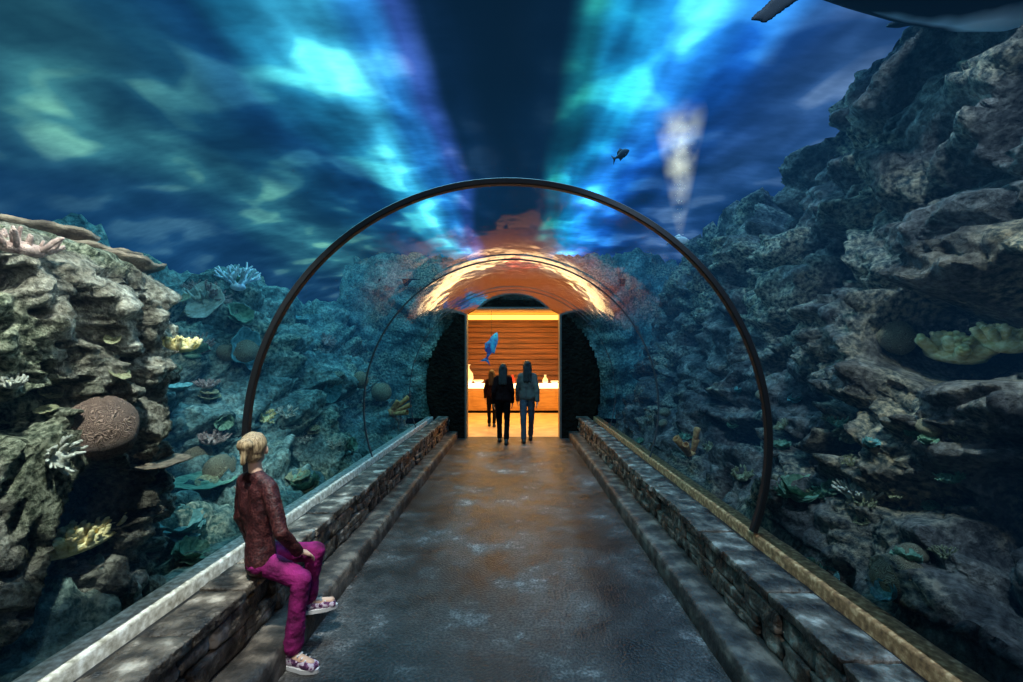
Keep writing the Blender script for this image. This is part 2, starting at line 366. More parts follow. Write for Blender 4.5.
# ------------------------------------------------------------ reef
def bulge(p,s,k=1.5):
    d=noise.voronoi(p*s)[0]; return min(1,k*(d[1]-d[0]))
def sstep(a,b,x):
    t=max(0,min(1,(x-a)/(b-a))); return t*t*(3-2*t)
def rockdisp(p,seed,amp=1,blocky=1.0,pits=0.0):
    q=p+V((seed*7.1,seed*3.3,seed*1.7))
    w=q+V((noise.noise(q*1.4),noise.noise(q*1.4+V((9,0,0))),noise.noise(q*1.4+V((0,9,0)))))*.3
    if pits:
        d=.12*noise.fractal(q*1.1,1,2,3)+.16*bulge(w,1.5)+.09*bulge(w,4)+.04*bulge(w,10)+.05*noise.fractal(q*7,.8,2,3)
        for s_,a_,lo in ((2.2,.36,.2),(4.6,.22,.18),(9,.11,.18)):
            d-=pits*a_*sstep(lo,lo+.12,noise.noise(w*s_+V((s_,0,0))))
        return d*amp
    d=.32*noise.fractal(q*.75,1,2,3)
    for s_,a_ in ((1.1,.36),(3.0,.13)):
        u=V((w.x*s_,w.y*s_*.7,w.z*s_*2.0)); dd,pp=noise.voronoi(u)
        k=min(1,3.2*(dd[1]-dd[0])); d+=blocky*a_*(k*.5+.85*(noise.noise(pp[0]*3.7)))
    d+=.1*bulge(w,2.2)+.05*bulge(w,7)+.05*noise.fractal(q*6,.8,2,3)
    d-=.75*sstep(.22,.4,noise.noise(w*1.6+V((3,3,3))))
    return (d-.12)*amp
def keepout(p,rad=1.95):
    dx,dz=p.x,p.z-ZC
    r=math.hypot(dx,dz)
    if r<rad:
        if r<1e-5: return p
        s=rad/r; p=V((dx*s,p.y,ZC+dz*s))
    return p
BV=[]
def reef(name,sd,ys,prof,seed,mat,label,nv=170,amp=1):
    vs=[]
    for y in ys:
        P=prof(y); off=.7*sstep(9.1,10.0,y); P=[(x+(off if x>2 else 0),z) for x,z in P]; seg=[0]
        for i in range(1,len(P)): seg.append(seg[-1]+math.dist(P[i],P[i-1])*(.35 if P[i][0]>4.4 else 1))
        for j in range(nv):
            t=seg[-1]*j/(nv-1); k=0
            while k<len(P)-2 and seg[k+1]<t: k+=1
            u=(t-seg[k])/(seg[k+1]-seg[k])
            x=P[k][0]*(1-u)+P[k+1][0]*u; z=P[k][1]*(1-u)+P[k+1][1]*u
            tx,tz=P[k+1][0]-P[k][0],P[k+1][1]-P[k][1]; l=math.hypot(tx,tz)
            nx,nz=-tz/l,tx/l
            p=V((x,y,z)); q=V((sd*x,y,z))
            a=amp*sstep(1.8,2.3,x)
            d=rockdisp(q,seed,a)
            p+=V((nx*d,.15*noise.noise(q*2)*a,nz*d))
            p.x=max(p.x,1.83 if p.z<.55 else 1.9); p.z=min(p.z,4.85)
            if y>9.9: p.x=max(p.x,2.97)
            vs.append(keepout(V((sd*p.x,p.y,p.z))) if p.z>.45 else V((sd*p.x,p.y,p.z)))
    fs=grid_faces(len(ys),nv)
    if sd>0: fs=[tuple(reversed(f)) for f in fs]
    o=mesh(name,vs,fs,mat,label=label,cat='rock')
    BV.append(BVHTree.FromPolygons(vs,fs)); return o
def ysp(a,b,n):
    r=(b/a)**(1/(n-1)); return [a*r**i for i in range(n)]
def profL(y):
    h=2.5+.35*noise.noise(V((y*.7,3,0)))-.9*(1-sstep(1.8,3.4,y))
    w=.25*noise.noise(V((y*.6,8,0)))+.75*(1-sstep(3.2,6.0,y))
    return [(1.84,.3),(2.1,.42),(2.45+w,.75),(2.7+w,1.4),(3.0+w,1.4+.5*(h-1.4)),(3.5+w*.8,h),(5.2,h+.15),(9.2,h-.4)]
def profR(y):
    h=4.05+.4*(1-sstep(3.2,5.0,y))-.1*max(0,y-4.5)-.2*max(0,y-7.5)+.25*noise.noise(V((y*1.1,5,0)))
    w=.3*noise.noise(V((y*.55,18,0)))
    return [(1.84,.3),(2.05,.4),(2.35+w,.8),(2.55+w,1.5),(2.72+w,2.2),(2.92+w,3.0),(3.3,h),(5.2,h+.2),(9.2,h)]
reef('reef_cliff',-1,ysp(.9,15,340),profL,1.0,M_rockF,'craggy algae-covered artificial reef wall behind the acrylic',nv=200)
reef('reef_cliff',1,ysp(1.2,15,420),profR,2.0,M_rockR,'tall dark craggy rock cliff rising behind the acrylic',nv=260)
vs=[];nu,nv2=260,360
for i in range(nu):
    z=i/(nu-1)
    for j in range(nv2):
        a=2*math.pi*j/nv2
        if z<.86: rr=1.0-.03*math.sin(z*8+.5); zz=z/.86*.94
        else:
            u=(z-.86)/.14; rr=math.cos(u*1.5708)*(1.0-.03*math.sin(.86*8+.5)); zz=.94+.11*math.sin(u*1.57)
        c=V((-3.0,2.3,0)); ca,sa=math.cos(a),math.sin(a)
        ce=abs(ca)**.65*(1 if ca>0 else -1); se=abs(sa)**.65*(1 if sa>0 else -1)
        p=c+V((ce*.93*rr,se*.84*rr,.1+zz*2.14))
        n=V((ca,sa,.0 if z<.86 else .8)).normalized()
        d=rockdisp(p,4.4,.8,0,1.0)
        if z>=.86: d*=.5
        p+=n*d
        p=keepout(p,2.0)
        vs.append(p)
fs=grid_faces(nu,nv2,True); fs.append(tuple((nu-1)*nv2+k for k in range(nv2)))
mesh('coral_rock',vs,fs,M_rockL,label='massive grey-brown pitted coral rock pillar close behind the acrylic',cat='rock')
BVP=BVHTree.FromPolygons(vs,fs); BV.append(BVP)
vs=[];nu,nv2=140,150
path=[(9.97,.4),(9.98,3.3),(10.3,3.8),(11.5,4.0),(16.5,3.9)]
for i in range(nu):
    x=-3.8+7.6*i/(nu-1)
    for j in range(nv2):
        t=4*j/(nv2-1)
        k=min(3,int(t)); u=t-k
        y=path[k][0]*(1-u)+path[k+1][0]*u; z=path[k][1]*(1-u)+path[k+1][1]*u
        p=V((x,y,z)); d=max(.03,rockdisp(p,6,.7)+.05)
        vs.append(p+(V((0,-d,0)) if t<1 else V((0,-d*.3,d))))
fs=[f for f in grid_faces(nu,nv2) if min(math.hypot(vs[k].x,vs[k].z-ZC) for k in f)>1.87 or min(vs[k].y for k in f)>10.4]
mesh('reef_mound',vs,fs,M_rockF,label='algae-covered rock mound wrapping the doorway end',cat='rock')
def cast(px,py):
    d=V(((px-516)/F,1,(360-py)/F)).normalized(); best=None
    for b_ in BV:
        h=b_.ray_cast(CAM,d)
        if h[0] is not None and (best is None or h[3]<best[2]):
            n=h[1]
            if n.dot(d)>0: n=-n
            best=(h[0],n,h[3])
    return best

# ------------------------------------------------------------ corals
def cm(name,a,b_,bs=40,bump=.6): return mat_noise(name,[(.35,a),(.65,b_)],scale=9,rough=.8,bump=bump,bscale=bs)
M_yel=cm('coral_yellow',(.65,.46,.14),(.95,.8,.42)); M_cream=cm('coral_cream',(.3,.28,.2),(.6,.57,.45))
M_pink=cm('coral_pink',(.22,.13,.1),(.48,.33,.26)); M_green=cm('coral_green',(.06,.16,.09),(.22,.36,.22))
M_teal=cm('coral_teal',(.04,.15,.14),(.16,.36,.32)); M_brown=cm('coral_brown',(.07,.045,.025),(.24,.165,.1)); M_orange=cm('orange_reflection',(.35,.12,.03),(.7,.32,.1))
M_white=cm('coral_white',(.45,.5,.5),(.8,.85,.85)); M_olive=cm('coral_olive',(.13,.12,.05),(.33,.31,.16))
def mat_brain(name,a,b_):
    m,nt,out=new_mat(name); b=N(nt,'ShaderNodeBsdfPrincipled'); co=objco(nt)
    n1=N(nt,'ShaderNodeTexNoise'); n1.inputs['Scale'].default_value=5; n1.inputs['Detail'].default_value=1.5; n1.inputs['Distortion'].default_value=1.0
    nt.links.new(co,n1.inputs[0])
    s=N(nt,'ShaderNodeMath',operation='MULTIPLY'); s.inputs[1].default_value=110; nt.links.new(n1.outputs[0],s.inputs[0])
    si=N(nt,'ShaderNodeMath',operation='SINE'); nt.links.new(s.outputs[0],si.inputs[0])
    mr=N(nt,'ShaderNodeMapRange'); mr.inputs['From Min'].default_value=-1; nt.links.new(si.outputs[0],mr.inputs[0])
    nt.links.new(ramp(nt,mr.outputs[0],[(.2,a),(.8,b_)]),b.inputs['Base Color'])
    bp=N(nt,'ShaderNodeBump'); bp.inputs['Strength'].default_value=.7; bp.inputs['Distance'].default_value=.015
    nt.links.new(mr.outputs[0],bp.inputs['Height']); nt.links.new(bp.outputs[0],b.inputs['Normal']); b.inputs['Roughness'].default_value=.8
    nt.links.new(b.outputs[0],out.inputs[0]); return m
M_brR=mat_brain('brain_red',(.1,.055,.035),(.27,.16,.105)); M_brY=mat_brain('brain_tan',(.13,.09,.045),(.33,.26,.14))
def g_finger(seed,n=22,ln=.5,r=.06,spread=1.0):
    rd=random.Random(seed); vs=[];fs=[]
    merge(vs,fs,*ellipsoid((0,0,.0),(.38,.38,.16),14,8))
    for i in range(n):
        a=rd.random()*6.283; t=math.sqrt(rd.random())
        base=V((.4*t*math.cos(a),.4*t*math.sin(a),.02))
        d=(V((math.cos(a)*t*spread,math.sin(a)*t*spread,.9))).normalized()
        L=ln*rd.uniform(.6,1.1); mid=base+d*L*.55; side=V((rd.uniform(-.3,.3),rd.uniform(-.3,.3),.3))
        tip=mid+(d+side).normalized()*L*.45; rr=r*rd.uniform(.8,1.2)
        merge(vs,fs,*capsule(base,rr*1.15,mid,rr,8,2)); merge(vs,fs,*capsule(mid,rr,tip,rr*.75,8,3))
        if rd.random()<.6:
            t2=mid+(d+V((rd.uniform(-1,1),rd.uniform(-1,1),.2))).normalized()*L*.35
            merge(vs,fs,*capsule(mid,rr*.9,t2,rr*.65,8,3))
    return vs,fs
def g_knob(seed):
    rd=random.Random(seed); vs=[];fs=[]
    merge(vs,fs,*ellipsoid((0,0,0),(.42,.42,.2),16,8))
    for i in range(20):
        a=rd.random()*6.283; t=math.sqrt(rd.random()); base=V((.4*t*math.cos(a),.4*t*math.sin(a),.05))
        d=V((math.cos(a)*t*.8,math.sin(a)*t*.8,.8)).normalized(); L=rd.uniform(.2,.38); tip=base+d*L; rr=rd.uniform(.07,.1)
        merge(vs,fs,*capsule(base,rr,tip,rr*1.05,10,4))
        for k in range(3):
            t2=tip+(d+V((rd.uniform(-1,1),rd.uniform(-1,1),rd.uniform(-.2,.6)))).normalized()*.1
            merge(vs,fs,*capsule(tip,rr*.8,t2,rr*.6,8,3))
    return vs,fs
def g_brain(seed):
    vs,fs=ellipsoid((0,0,.1),(.5,.5,.42),40,26); o=[]
    for p in vs:
        n=(p-V((0,0,.1))).normalized()
        o.append(p+n*(.05*noise.noise(p*2.5+V((seed,0,0)))))
    return o,fs
def g_plate(seed,layers=1):
    rd=random.Random(seed); vs=[];fs=[]
    for l in range(layers):
        nr,na=14,48; cx,cy,cz=(rd.uniform(-.25,.25)*(l>0),rd.uniform(-.25,.25)*(l>0),.12+.12*l); sc=rd.uniform(.6,.85) if l else 1
        top=[];bot=[]
        for i in range(nr):
            t=i/(nr-1)
            for j in range(na):
                a=2*math.pi*j/na
                ra=.5*sc*t*(1+.18*noise.noise(V((math.cos(a)*1.6+seed,math.sin(a)*1.6,l)))+.05*noise.noise(V((math.cos(a)*7+seed,math.sin(a)*7,l))))
                z=cz+.14*t*t*sc+.05*t*noise.noise(V((math.cos(a)*3,math.sin(a)*3+seed,l)))+.006*math.sin(t*40)
                top.append(V((cx+ra*math.cos(a),cy+ra*math.sin(a),z))); bot.append(V((cx+ra*math.cos(a)*.985,cy+ra*math.sin(a)*.985,z-.035-.05*(1-t))))
        f=grid_faces(nr,na,True); m_=len(top)
        ff=list(f)+[tuple(k+m_ for k in reversed(q)) for q in f]
        for j in range(na):
            a_=(nr-1)*na+j; b2=(nr-1)*na+(j+1)%na; ff.append((a_,b2,b2+m_,a_+m_))
        merge(vs,fs,top+bot,ff)
        merge(vs,fs,*capsule((cx*.3,cy*.3,-.12),.12,(cx,cy,cz),.08,10,2))
    return vs,fs
def g_cabbage(seed):
    rd=random.Random(seed); vs=[];fs=[]
    for l in range(9):
        a0=rd.random()*6.28; tilt=rd.uniform(.3,1.0); nu_,nv_=10,16; pts=[]
        for i in range(nu_):
            u=i/(nu_-1)
            for j in range(nv_):
                v=(j/(nv_-1)-.5)*2.2; rr=.12+.38*u
                x=rr*math.cos(v)*math.cos(tilt*u*.9); y=rr*math.sin(v); z=.05+.45*u*math.sin(tilt)+.05*math.sin(v*7+l)*u
                pts.append(Matrix.Rotation(a0,3,'Z')@V((x,y,z)))
        f=grid_faces(nu_,nv_); merge(vs,fs,pts,f)
    merge(vs,fs,*ellipsoid((0,0,0),(.25,.25,.1),12,6))
    return vs,fs
def g_tube(seed):
    rd=random.Random(seed); vs=[];fs=[]
    for l in range(5):
        a=rd.random()*6.28; d=V((.45*math.cos(a),.45*math.sin(a),1)).normalized(); L=rd.uniform(.5,1); q=V((0,0,1)).rotation_difference(d); b0=V((.1*math.cos(a),.1*math.sin(a),0))
        prof=[(.07,0),(.09,.3*L),(.11,.8*L),(.12,L),(.095,L*1.01),(.075,L*.92),(.05,.6*L)]
        pts=[b0+q@V((r*math.cos(k*.5236),r*math.sin(k*.5236),z)) for r,z in prof for k in range(12)]
        f=grid_faces(len(prof),12,True); f.append(tuple(reversed(range(12)))); f.append(tuple((len(prof)-1)*12+k for k in range(12)))
        merge(vs,fs,pts,f)
    merge(vs,fs,*ellipsoid((0,0,0),(.2,.2,.1),12,6)); return vs,fs
def g_stag(seed):
    rd=random.Random(seed); vs=[];fs=[]
    def br(p,d,L,r,dep):
        e=p+d*L; merge(vs,fs,*capsule(p,r,e,r*.7,7,2))
        if dep:
            for k in range(3):
                nd=(d+V((rd.uniform(-.9,.9),rd.uniform(-.9,.9),rd.uniform(-.1,.5)))).normalized(); br(p+d*L*rd.uniform(.6,1),nd,L*.75,r*.72,dep-1)
    for k in range(6):
        a=k*1.05; br(V((0,0,0)),V((math.cos(a)*.8,math.sin(a)*.8,.6)).normalized(),.26,.04,2)
    merge(vs,fs,*ellipsoid((0,0,0),(.14,.14,.08),10,6)); return vs,fs
GEN={'finger_coral':lambda s:g_finger(s),'knobbly_coral':g_knob,'comb_coral':lambda s:g_finger(s,44,.34,.042,.55),'brain_coral':g_brain,'plate_coral':lambda s:g_plate(s,1),'layered_plate_coral':lambda s:g_plate(s,3),'cabbage_coral':g_cabbage,'reflection_tubes':g_tube,'staghorn_coral':g_stag,'bottlebrush_coral':lambda s:g_finger(s,46,.34,.035,1.2)}
cache={}
def coral(kind,px=None,py=None,size=.3,mat=M_cream,label=None,up=.5,seed=0,at=None,sink=.04,group=None,stretch=(1,1,1),push=0,norot=False,inward=0):
    if at is None:
        h=cast(px,py)
        if h is None: return None
        p,n=h[0],h[1]; p=p+n*push
        if inward: p=p+(CAM-p).normalized()*inward
    else: p,n=V(at),V((0,0,1))
    if up<0: n=V((-math.copysign(1,p.x),-.5,.1)).normalized(); up=0
    key=(kind,seed,mat.name)
    if key not in cache:
        vs,fs=GEN[kind](seed); me=bpy.data.meshes.new(kind); me.from_pydata([tuple(v) for v in vs],[],fs)
        me.polygons.foreach_set('use_smooth',[True]*len(me.polygons)); me.materials.append(mat); cache[key]=me
    o=bpy.data.objects.new(kind,cache[key]); C.collection.objects.link(o)
    d=(n*(1-up)+V((0,0,1))*up).normalized()
    o.rotation_mode='QUATERNION'; o.rotation_quaternion=V((0,0,1)).rotation_difference(d)@Quaternion((0,0,1),0 if norot else seed*1.3+p.y*3)
    for _ in range(20):
        if math.hypot(p.x,p.z-ZC)<1.88+size*.5*stretch[0]: p=p+V((math.copysign(.03,p.x),0,0))
    o.location=p-d*size*sink; o.scale=(size*stretch[0],size*stretch[1],size*stretch[2])
    tag(o,None,label or kind,'coral')
    if group: o['group']=group
    return o
coral('layered_plate_coral',at=(-2.6,2.8,2.17),size=.78,mat=M_brown,label='broad brown overhanging plate coral on the pillar rock',up=1,seed=3,stretch=(1,1,.8))
coral('comb_coral',78,540,.38,M_yel,'yellow comb-like finger coral with short blunt branches on the pillar',up=1,seed=1,stretch=(.65,1.35,.7),norot=True,inward=.16)
coral('brain_coral',100,432,.32,M_brR,'round reddish-brown grooved brain coral set in the rock face',up=-1,seed=1,sink=-.05,push=.02,stretch=(1,1,.8))
coral('comb_coral',size=.36,mat=M_yel,label='yellow bracket of fine branching coral on the rock edge',up=1,seed=2,at=(-2.1,2.88,1.76),stretch=(.8,.8,.55))
coral('plate_coral',160,466,.38,M_brown,'thin brown plate coral jutting from the pillar',up=.9,seed=5,stretch=(1,1,.5),inward=.08)
coral('plate_coral',205,484,.5,M_green,'flat pale green plate coral near the sand',up=.9,seed=6,stretch=(1,1,.5))
coral('plate_coral',206,303,.45,M_cream,'cream saucer-shaped plate coral on the reef wall',up=.2,seed=7,stretch=(1,1,.7))
coral('bottlebrush_coral',18,248,.24,M_pink,'pinkish branching coral on top of the pillar rock',up=1,seed=4)
coral('finger_coral',60,458,.13,M_cream,'cream knobbly coral on the pillar face',up=.2,seed=5)
coral('staghorn_coral',238,285,.6,M_white,'pale white staghorn coral on the reef crest',up=1,seed=1)
coral('finger_coral',265,418,.2,M_yel,'yellowish short-branched coral on the reef slope',up=.6,seed=7)
coral('staghorn_coral',350,302,.8,M_pink,'pale pink branching coral high on the reef',up=.8,seed=2)
coral('plate_coral',240,345,.4,M_teal,'teal plate coral with wavy rim',up=.3,seed=8)
coral('cabbage_coral',180,530,.3,M_teal,'teal leafy cabbage coral near the tunnel base',up=.6,seed=1)
coral('cabbage_coral',190,555,.22,M_green,'green leafy cabbage coral near the tunnel base',up=.6,seed=2)
coral('knobbly_coral',956,352,.34,M_yel,'bright yellow-green knobbly coral on the dark cliff',up=.8,seed=9,stretch=(1.2,1.2,.9),inward=.22)
coral('knobbly_coral',1008,342,.28,M_yel,'yellow knobbly coral beside a larger one on the cliff',up=.8,seed=10,inward=.2)
coral('brain_coral',898,338,.24,M_brY,'rounded brown brain coral on the cliff ledge',up=.2,seed=2,sink=.15,inward=.05)
coral('brain_coral',880,578,.24,M_brY,'tan brain coral at the foot of the cliff',up=.3,seed=5,sink=.15,inward=.05)
coral('bottlebrush_coral',862,492,.26,M_cream,'cream-green bushy coral on the lower cliff',up=.4,seed=6)
coral('cabbage_coral',800,495,.28,M_green,'green leafy coral at the cliff base',up=.4,seed=4)
rd=random.Random(21)
def scatter(n,region,kinds,smin,smax,group,labels):
    for i in range(n):
        x=rd.uniform(region[0],region[2]); y=rd.uniform(region[1],region[3]); k,mt,lb=rd.choice(kinds)
        h=cast(x,y)
        if h is None or h[0].y>9.3: continue
        coral(k,x,y,rd.uniform(smin,smax)*(.7+.08*h[0].y),mt,lb,up=rd.uniform(.3,.8),seed=rd.randint(0,3),group=group)
KL=[('plate_coral',M_teal,'teal plate coral on the reef wall'),('finger_coral',M_cream,'cream knobbly coral on the reef wall'),('cabbage_coral',M_green,'green leafy coral on the reef wall'),('brain_coral',M_brY,'tan brain coral on the reef wall'),('staghorn_coral',M_cream,'cream branching coral on the reef wall'),('layered_plate_coral',M_olive,'olive layered plate coral on the reef wall'),('bottlebrush_coral',M_pink,'pinkish bushy coral on the reef wall'),('plate_coral',M_olive,'olive plate coral on the reef wall')]
scatter(56,(175,280,430,500),KL,.16,.3,'corals on the algae-covered reef wall',None)
KR=[('finger_coral',M_olive,'olive knobbly coral on the dark cliff'),('cabbage_coral',M_teal,'teal leafy coral on the dark cliff'),('brain_coral',M_brY,'tan brain coral on the dark cliff'),('bottlebrush_coral',M_green,'green bushy coral on the dark cliff'),('cabbage_coral',M_green,'green leafy coral on the dark cliff'),('staghorn_coral',M_olive,'olive branching coral on the dark cliff'),('bottlebrush_coral',M_olive,'olive bushy coral on the dark cliff')]
scatter(50,(610,390,960,610),KR,.09,.17,'corals on the dark cliff',None)
scatter(6,(5,290,150,620),[('finger_coral',M_cream,'cream knobbly coral on the pillar rock'),('plate_coral',M_olive,'olive plate coral on the pillar rock')],.07,.12,'small corals on the pillar rock',None)
coral('reflection_tubes',690,452,.34,M_orange,'orange tubes in place of warm reflections at the cliff foot',up=.5,seed=1)  # invented tubes whose orange stands in for warm reflections
coral('reflection_tubes',392,412,.4,M_orange,'orange tubes in place of warm reflections low on the reef wall',up=.5,seed=2)

# ------------------------------------------------------------ fish
def loft(secs,seg=16):
    vs=[]
    for (x,zc,w,h) in secs:
        for k in range(seg):
            a=2*math.pi*k/seg; vs.append(V((x,w*math.cos(a),zc+h*math.sin(a))))
    fs=grid_faces(len(secs),seg,True); fs.append(tuple(reversed(range(seg)))); fs.append(tuple((len(secs)-1)*seg+k for k in range(seg)))
    return vs,fs
def fin(pts,th=.012):
    P=[V(p) for p in pts]; n=(P[1]-P[0]).cross(P[2]-P[0]).normalized()*th; c=sum(P,V((0,0,0)))/len(P); k=len(P)
    vs=P+[c+n,c-n]; fs=[]
    for i in range(k):
        fs.append((i,(i+1)%k,k)); fs.append(((i+1)%k,i,k+1))
    return vs,fs
def slab(pts,th):
    P=[]
    for i in range(9):
        t=i/8; a=V(pts[0])*(1-t)+V(pts[1])*t; b2=V(pts[3])*(1-t)+V(pts[2])*t
        P.append(capsule(a,th,b2,th*.45,8,2))
    return P
def mat_shark():
    m,nt,out=new_mat('shark_skin'); b=N(nt,'ShaderNodeBsdfPrincipled'); tc=N(nt,'ShaderNodeTexCoord')
    s=N(nt,'ShaderNodeSeparateXYZ'); nt.links.new(tc.outputs['Object'],s.inputs[0])
    ns=N(nt,'ShaderNodeTexNoise'); ns.inputs['Scale'].default_value=4; nt.links.new(tc.outputs['Object'],ns.inputs[0])
    yo=N(nt,'ShaderNodeMath',operation='ABSOLUTE'); nt.links.new(s.outputs[1],yo.inputs[0])
    xo=N(nt,'ShaderNodeMath',operation='SUBTRACT'); xo.inputs[1].default_value=.2; nt.links.new(s.outputs[0],xo.inputs[0])
    xa=N(nt,'ShaderNodeMath',operation='ABSOLUTE'); nt.links.new(xo.outputs[0],xa.inputs[0])
    x2=N(nt,'ShaderNodeMath',operation='MULTIPLY'); x2.inputs[1].default_value=.25; nt.links.new(xa.outputs[0],x2.inputs[0])
    su=N(nt,'ShaderNodeMath',operation='ADD'); nt.links.new(yo.outputs[0],su.inputs[0]); nt.links.new(x2.outputs[0],su.inputs[1])
    zz=N(nt,'ShaderNodeMapRange'); zz.inputs['From Min'].default_value=-.08; zz.inputs['From Max'].default_value=0; nt.links.new(s.outputs[2],zz.inputs[0])
    s3=N(nt,'ShaderNodeMath',operation='ADD'); nt.links.new(su.outputs[0],s3.inputs[0]); nt.links.new(zz.outputs[0],s3.inputs[1])
    m2=N(nt,'ShaderNodeMath',operation='MULTIPLY_ADD'); m2.inputs[1].default_value=.14; nt.links.new(ns.outputs[0],m2.inputs[0]); nt.links.new(s3.outputs[0],m2.inputs[2])
    nt.links.new(ramp(nt,m2.outputs[0],[(.15,(1,1,1)),(.24,(.012,.014,.018))]),b.inputs['Base Color'])
    b.inputs['Roughness'].default_value=.7; b.inputs['Specular IOR Level'].default_value=.2; nt.links.new(b.outputs[0],out.inputs[0]); return m
M_eyeb=flat('eye_black',(.005,.005,.005),.2)
sh=empty('shark',(2.6,2.5,3.76),'dark grey shark with pale belly gliding overhead','shark')
secs=[(-.95,.03,.02,.025),(-.8,.02,.04,.05),(-.6,.01,.1,.1),(-.3,0,.18,.17),(0,0,.25,.22),(.3,0,.27,.23),(.55,0,.24,.19),(.75,.0,.17,.12),(.88,.01,.08,.055),(.93,.02,.02,.02)]
L_=[loft(secs,20)]
L_+=slab([(.38,.12,-.02),(.08,.12,-.02),(-.1,.55,.02),(-.02,.57,.02)],.032); L_+=slab([(.38,-.12,-.02),(.08,-.12,-.02),(-.1,-.55,.02),(-.02,-.57,.02)],.032)
L_+=slab([(.2,0,.12),(-.1,0,.12),(-.14,0,.4),(-.06,0,.42)],.025)
L_+=slab([(-.8,0,.03),(-.97,0,.03),(-1.3,0,.33),(-1.2,0,.36)],.022); L_+=slab([(-.85,0,.0),(-.97,0,.0),(-1.12,0,-.12),(-1.04,0,-.14)],.02)
vs=[];fs=[]
for v2,f2 in L_: merge(vs,fs,v2,f2)
o=mesh('body',vs,fs,None)
md=o.modifiers.new('r','REMESH'); md.mode='VOXEL'; md.voxel_size=.014; md=o.modifiers.new('s','SMOOTH'); md.iterations=5
bake(o); o.data.materials.append(mat_shark()); o.parent=sh
sh.rotation_euler=(math.radians(14),math.radians(1),math.radians(-6)); sh.scale=(1.05,1.05,1.05)
for s_ in (-1,1):
    v2,f2=ellipsoid((.76,.145*s_,.02),(.014,.012,.014),10,6); mesh('eye',v2,f2,M_eyeb,parent=sh)
M_fdk=flat('fish_dark',(.01,.015,.02),.5); M_fwh=flat('fish_pale',(.9,.92,.9),.5)
def fish(loc,L,rotz,roty,mat,label):
    e=empty('fish',loc,label,'fish')
    secs=[(-.42,0,.01,.03),(-.3,0,.03,.05),(-.1,0,.06,.13),(.1,0,.075,.17),(.28,0,.065,.14),(.42,-.01,.04,.07),(.5,-.015,.008,.015)]
    vs,fs=loft(secs,14)
    merge(vs,fs,*fin([(-.38,0,.02),(-.38,0,-.02),(-.6,0,-.2),(-.52,0,0),(-.6,0,.2)],.01)); merge(vs,fs,*fin([(.15,0,.15),(-.25,0,.06),(-.22,0,.16),(0,0,.26)],.01))
    merge(vs,fs,*fin([(.1,0,-.15),(-.2,0,-.08),(-.18,0,-.2)],.01)); merge(vs,fs,*fin([(.2,.06,-.02),(.1,.06,-.06),(-.02,.2,-.1)],.008)); merge(vs,fs,*fin([(.2,-.06,-.02),(.1,-.06,-.06),(-.02,-.2,-.1)],.008))
    o=mesh('body',vs,fs,mat,parent=e)
    for s_ in (-1,1):
        v2,f2=ellipsoid((.38,.045*s_,.02),(.018,.01,.018),8,6); mesh('eye',v2,f2,M_eyeb,parent=e)
    e.scale=(L,L,L); e.rotation_euler=(.2,roty,rotz); return e
fish((1.22,5,3.93),.27,.5,-.6,M_fdk,'small dark fish swimming above the tunnel')
fish((1.78,4.8,2.93),.26,.3,-.1,M_fwh,'small pale fish near the bubble plume')
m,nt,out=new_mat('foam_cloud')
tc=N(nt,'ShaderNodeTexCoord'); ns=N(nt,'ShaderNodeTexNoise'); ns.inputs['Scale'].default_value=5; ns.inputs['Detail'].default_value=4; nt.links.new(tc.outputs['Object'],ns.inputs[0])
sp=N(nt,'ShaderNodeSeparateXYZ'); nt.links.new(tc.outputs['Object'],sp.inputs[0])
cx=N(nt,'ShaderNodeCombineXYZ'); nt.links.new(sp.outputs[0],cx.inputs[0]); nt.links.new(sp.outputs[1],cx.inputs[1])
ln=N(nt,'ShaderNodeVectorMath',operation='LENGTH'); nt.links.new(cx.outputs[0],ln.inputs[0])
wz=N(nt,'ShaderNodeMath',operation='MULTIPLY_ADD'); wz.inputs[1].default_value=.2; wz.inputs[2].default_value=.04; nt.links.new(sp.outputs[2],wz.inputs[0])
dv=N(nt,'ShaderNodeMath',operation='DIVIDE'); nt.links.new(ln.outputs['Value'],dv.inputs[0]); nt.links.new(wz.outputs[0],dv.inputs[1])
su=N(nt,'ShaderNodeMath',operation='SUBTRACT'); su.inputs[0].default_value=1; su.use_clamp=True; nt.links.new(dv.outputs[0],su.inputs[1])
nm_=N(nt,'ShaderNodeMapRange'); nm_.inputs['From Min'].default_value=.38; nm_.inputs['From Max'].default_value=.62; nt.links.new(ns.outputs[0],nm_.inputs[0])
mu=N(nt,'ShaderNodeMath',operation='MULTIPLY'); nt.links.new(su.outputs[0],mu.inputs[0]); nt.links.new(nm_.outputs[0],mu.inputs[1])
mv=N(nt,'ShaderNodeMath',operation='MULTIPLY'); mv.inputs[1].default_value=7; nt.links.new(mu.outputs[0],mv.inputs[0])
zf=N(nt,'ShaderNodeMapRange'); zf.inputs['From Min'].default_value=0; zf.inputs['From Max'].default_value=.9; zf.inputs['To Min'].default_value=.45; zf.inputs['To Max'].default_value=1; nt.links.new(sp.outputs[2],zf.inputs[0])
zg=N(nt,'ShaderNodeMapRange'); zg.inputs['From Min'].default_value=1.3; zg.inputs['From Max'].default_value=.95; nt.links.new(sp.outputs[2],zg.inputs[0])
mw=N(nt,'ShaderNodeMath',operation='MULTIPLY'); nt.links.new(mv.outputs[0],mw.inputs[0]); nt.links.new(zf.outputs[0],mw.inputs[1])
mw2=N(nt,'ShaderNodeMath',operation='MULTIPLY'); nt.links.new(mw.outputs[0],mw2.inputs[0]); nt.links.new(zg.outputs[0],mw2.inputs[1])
em=N(nt,'ShaderNodeEmission'); em.inputs[0].default_value=(.88,.8,.55,1); nt.links.new(mw2.outputs[0],em.inputs[1]); nt.links.new(em.outputs[0],out.inputs['Volume'])
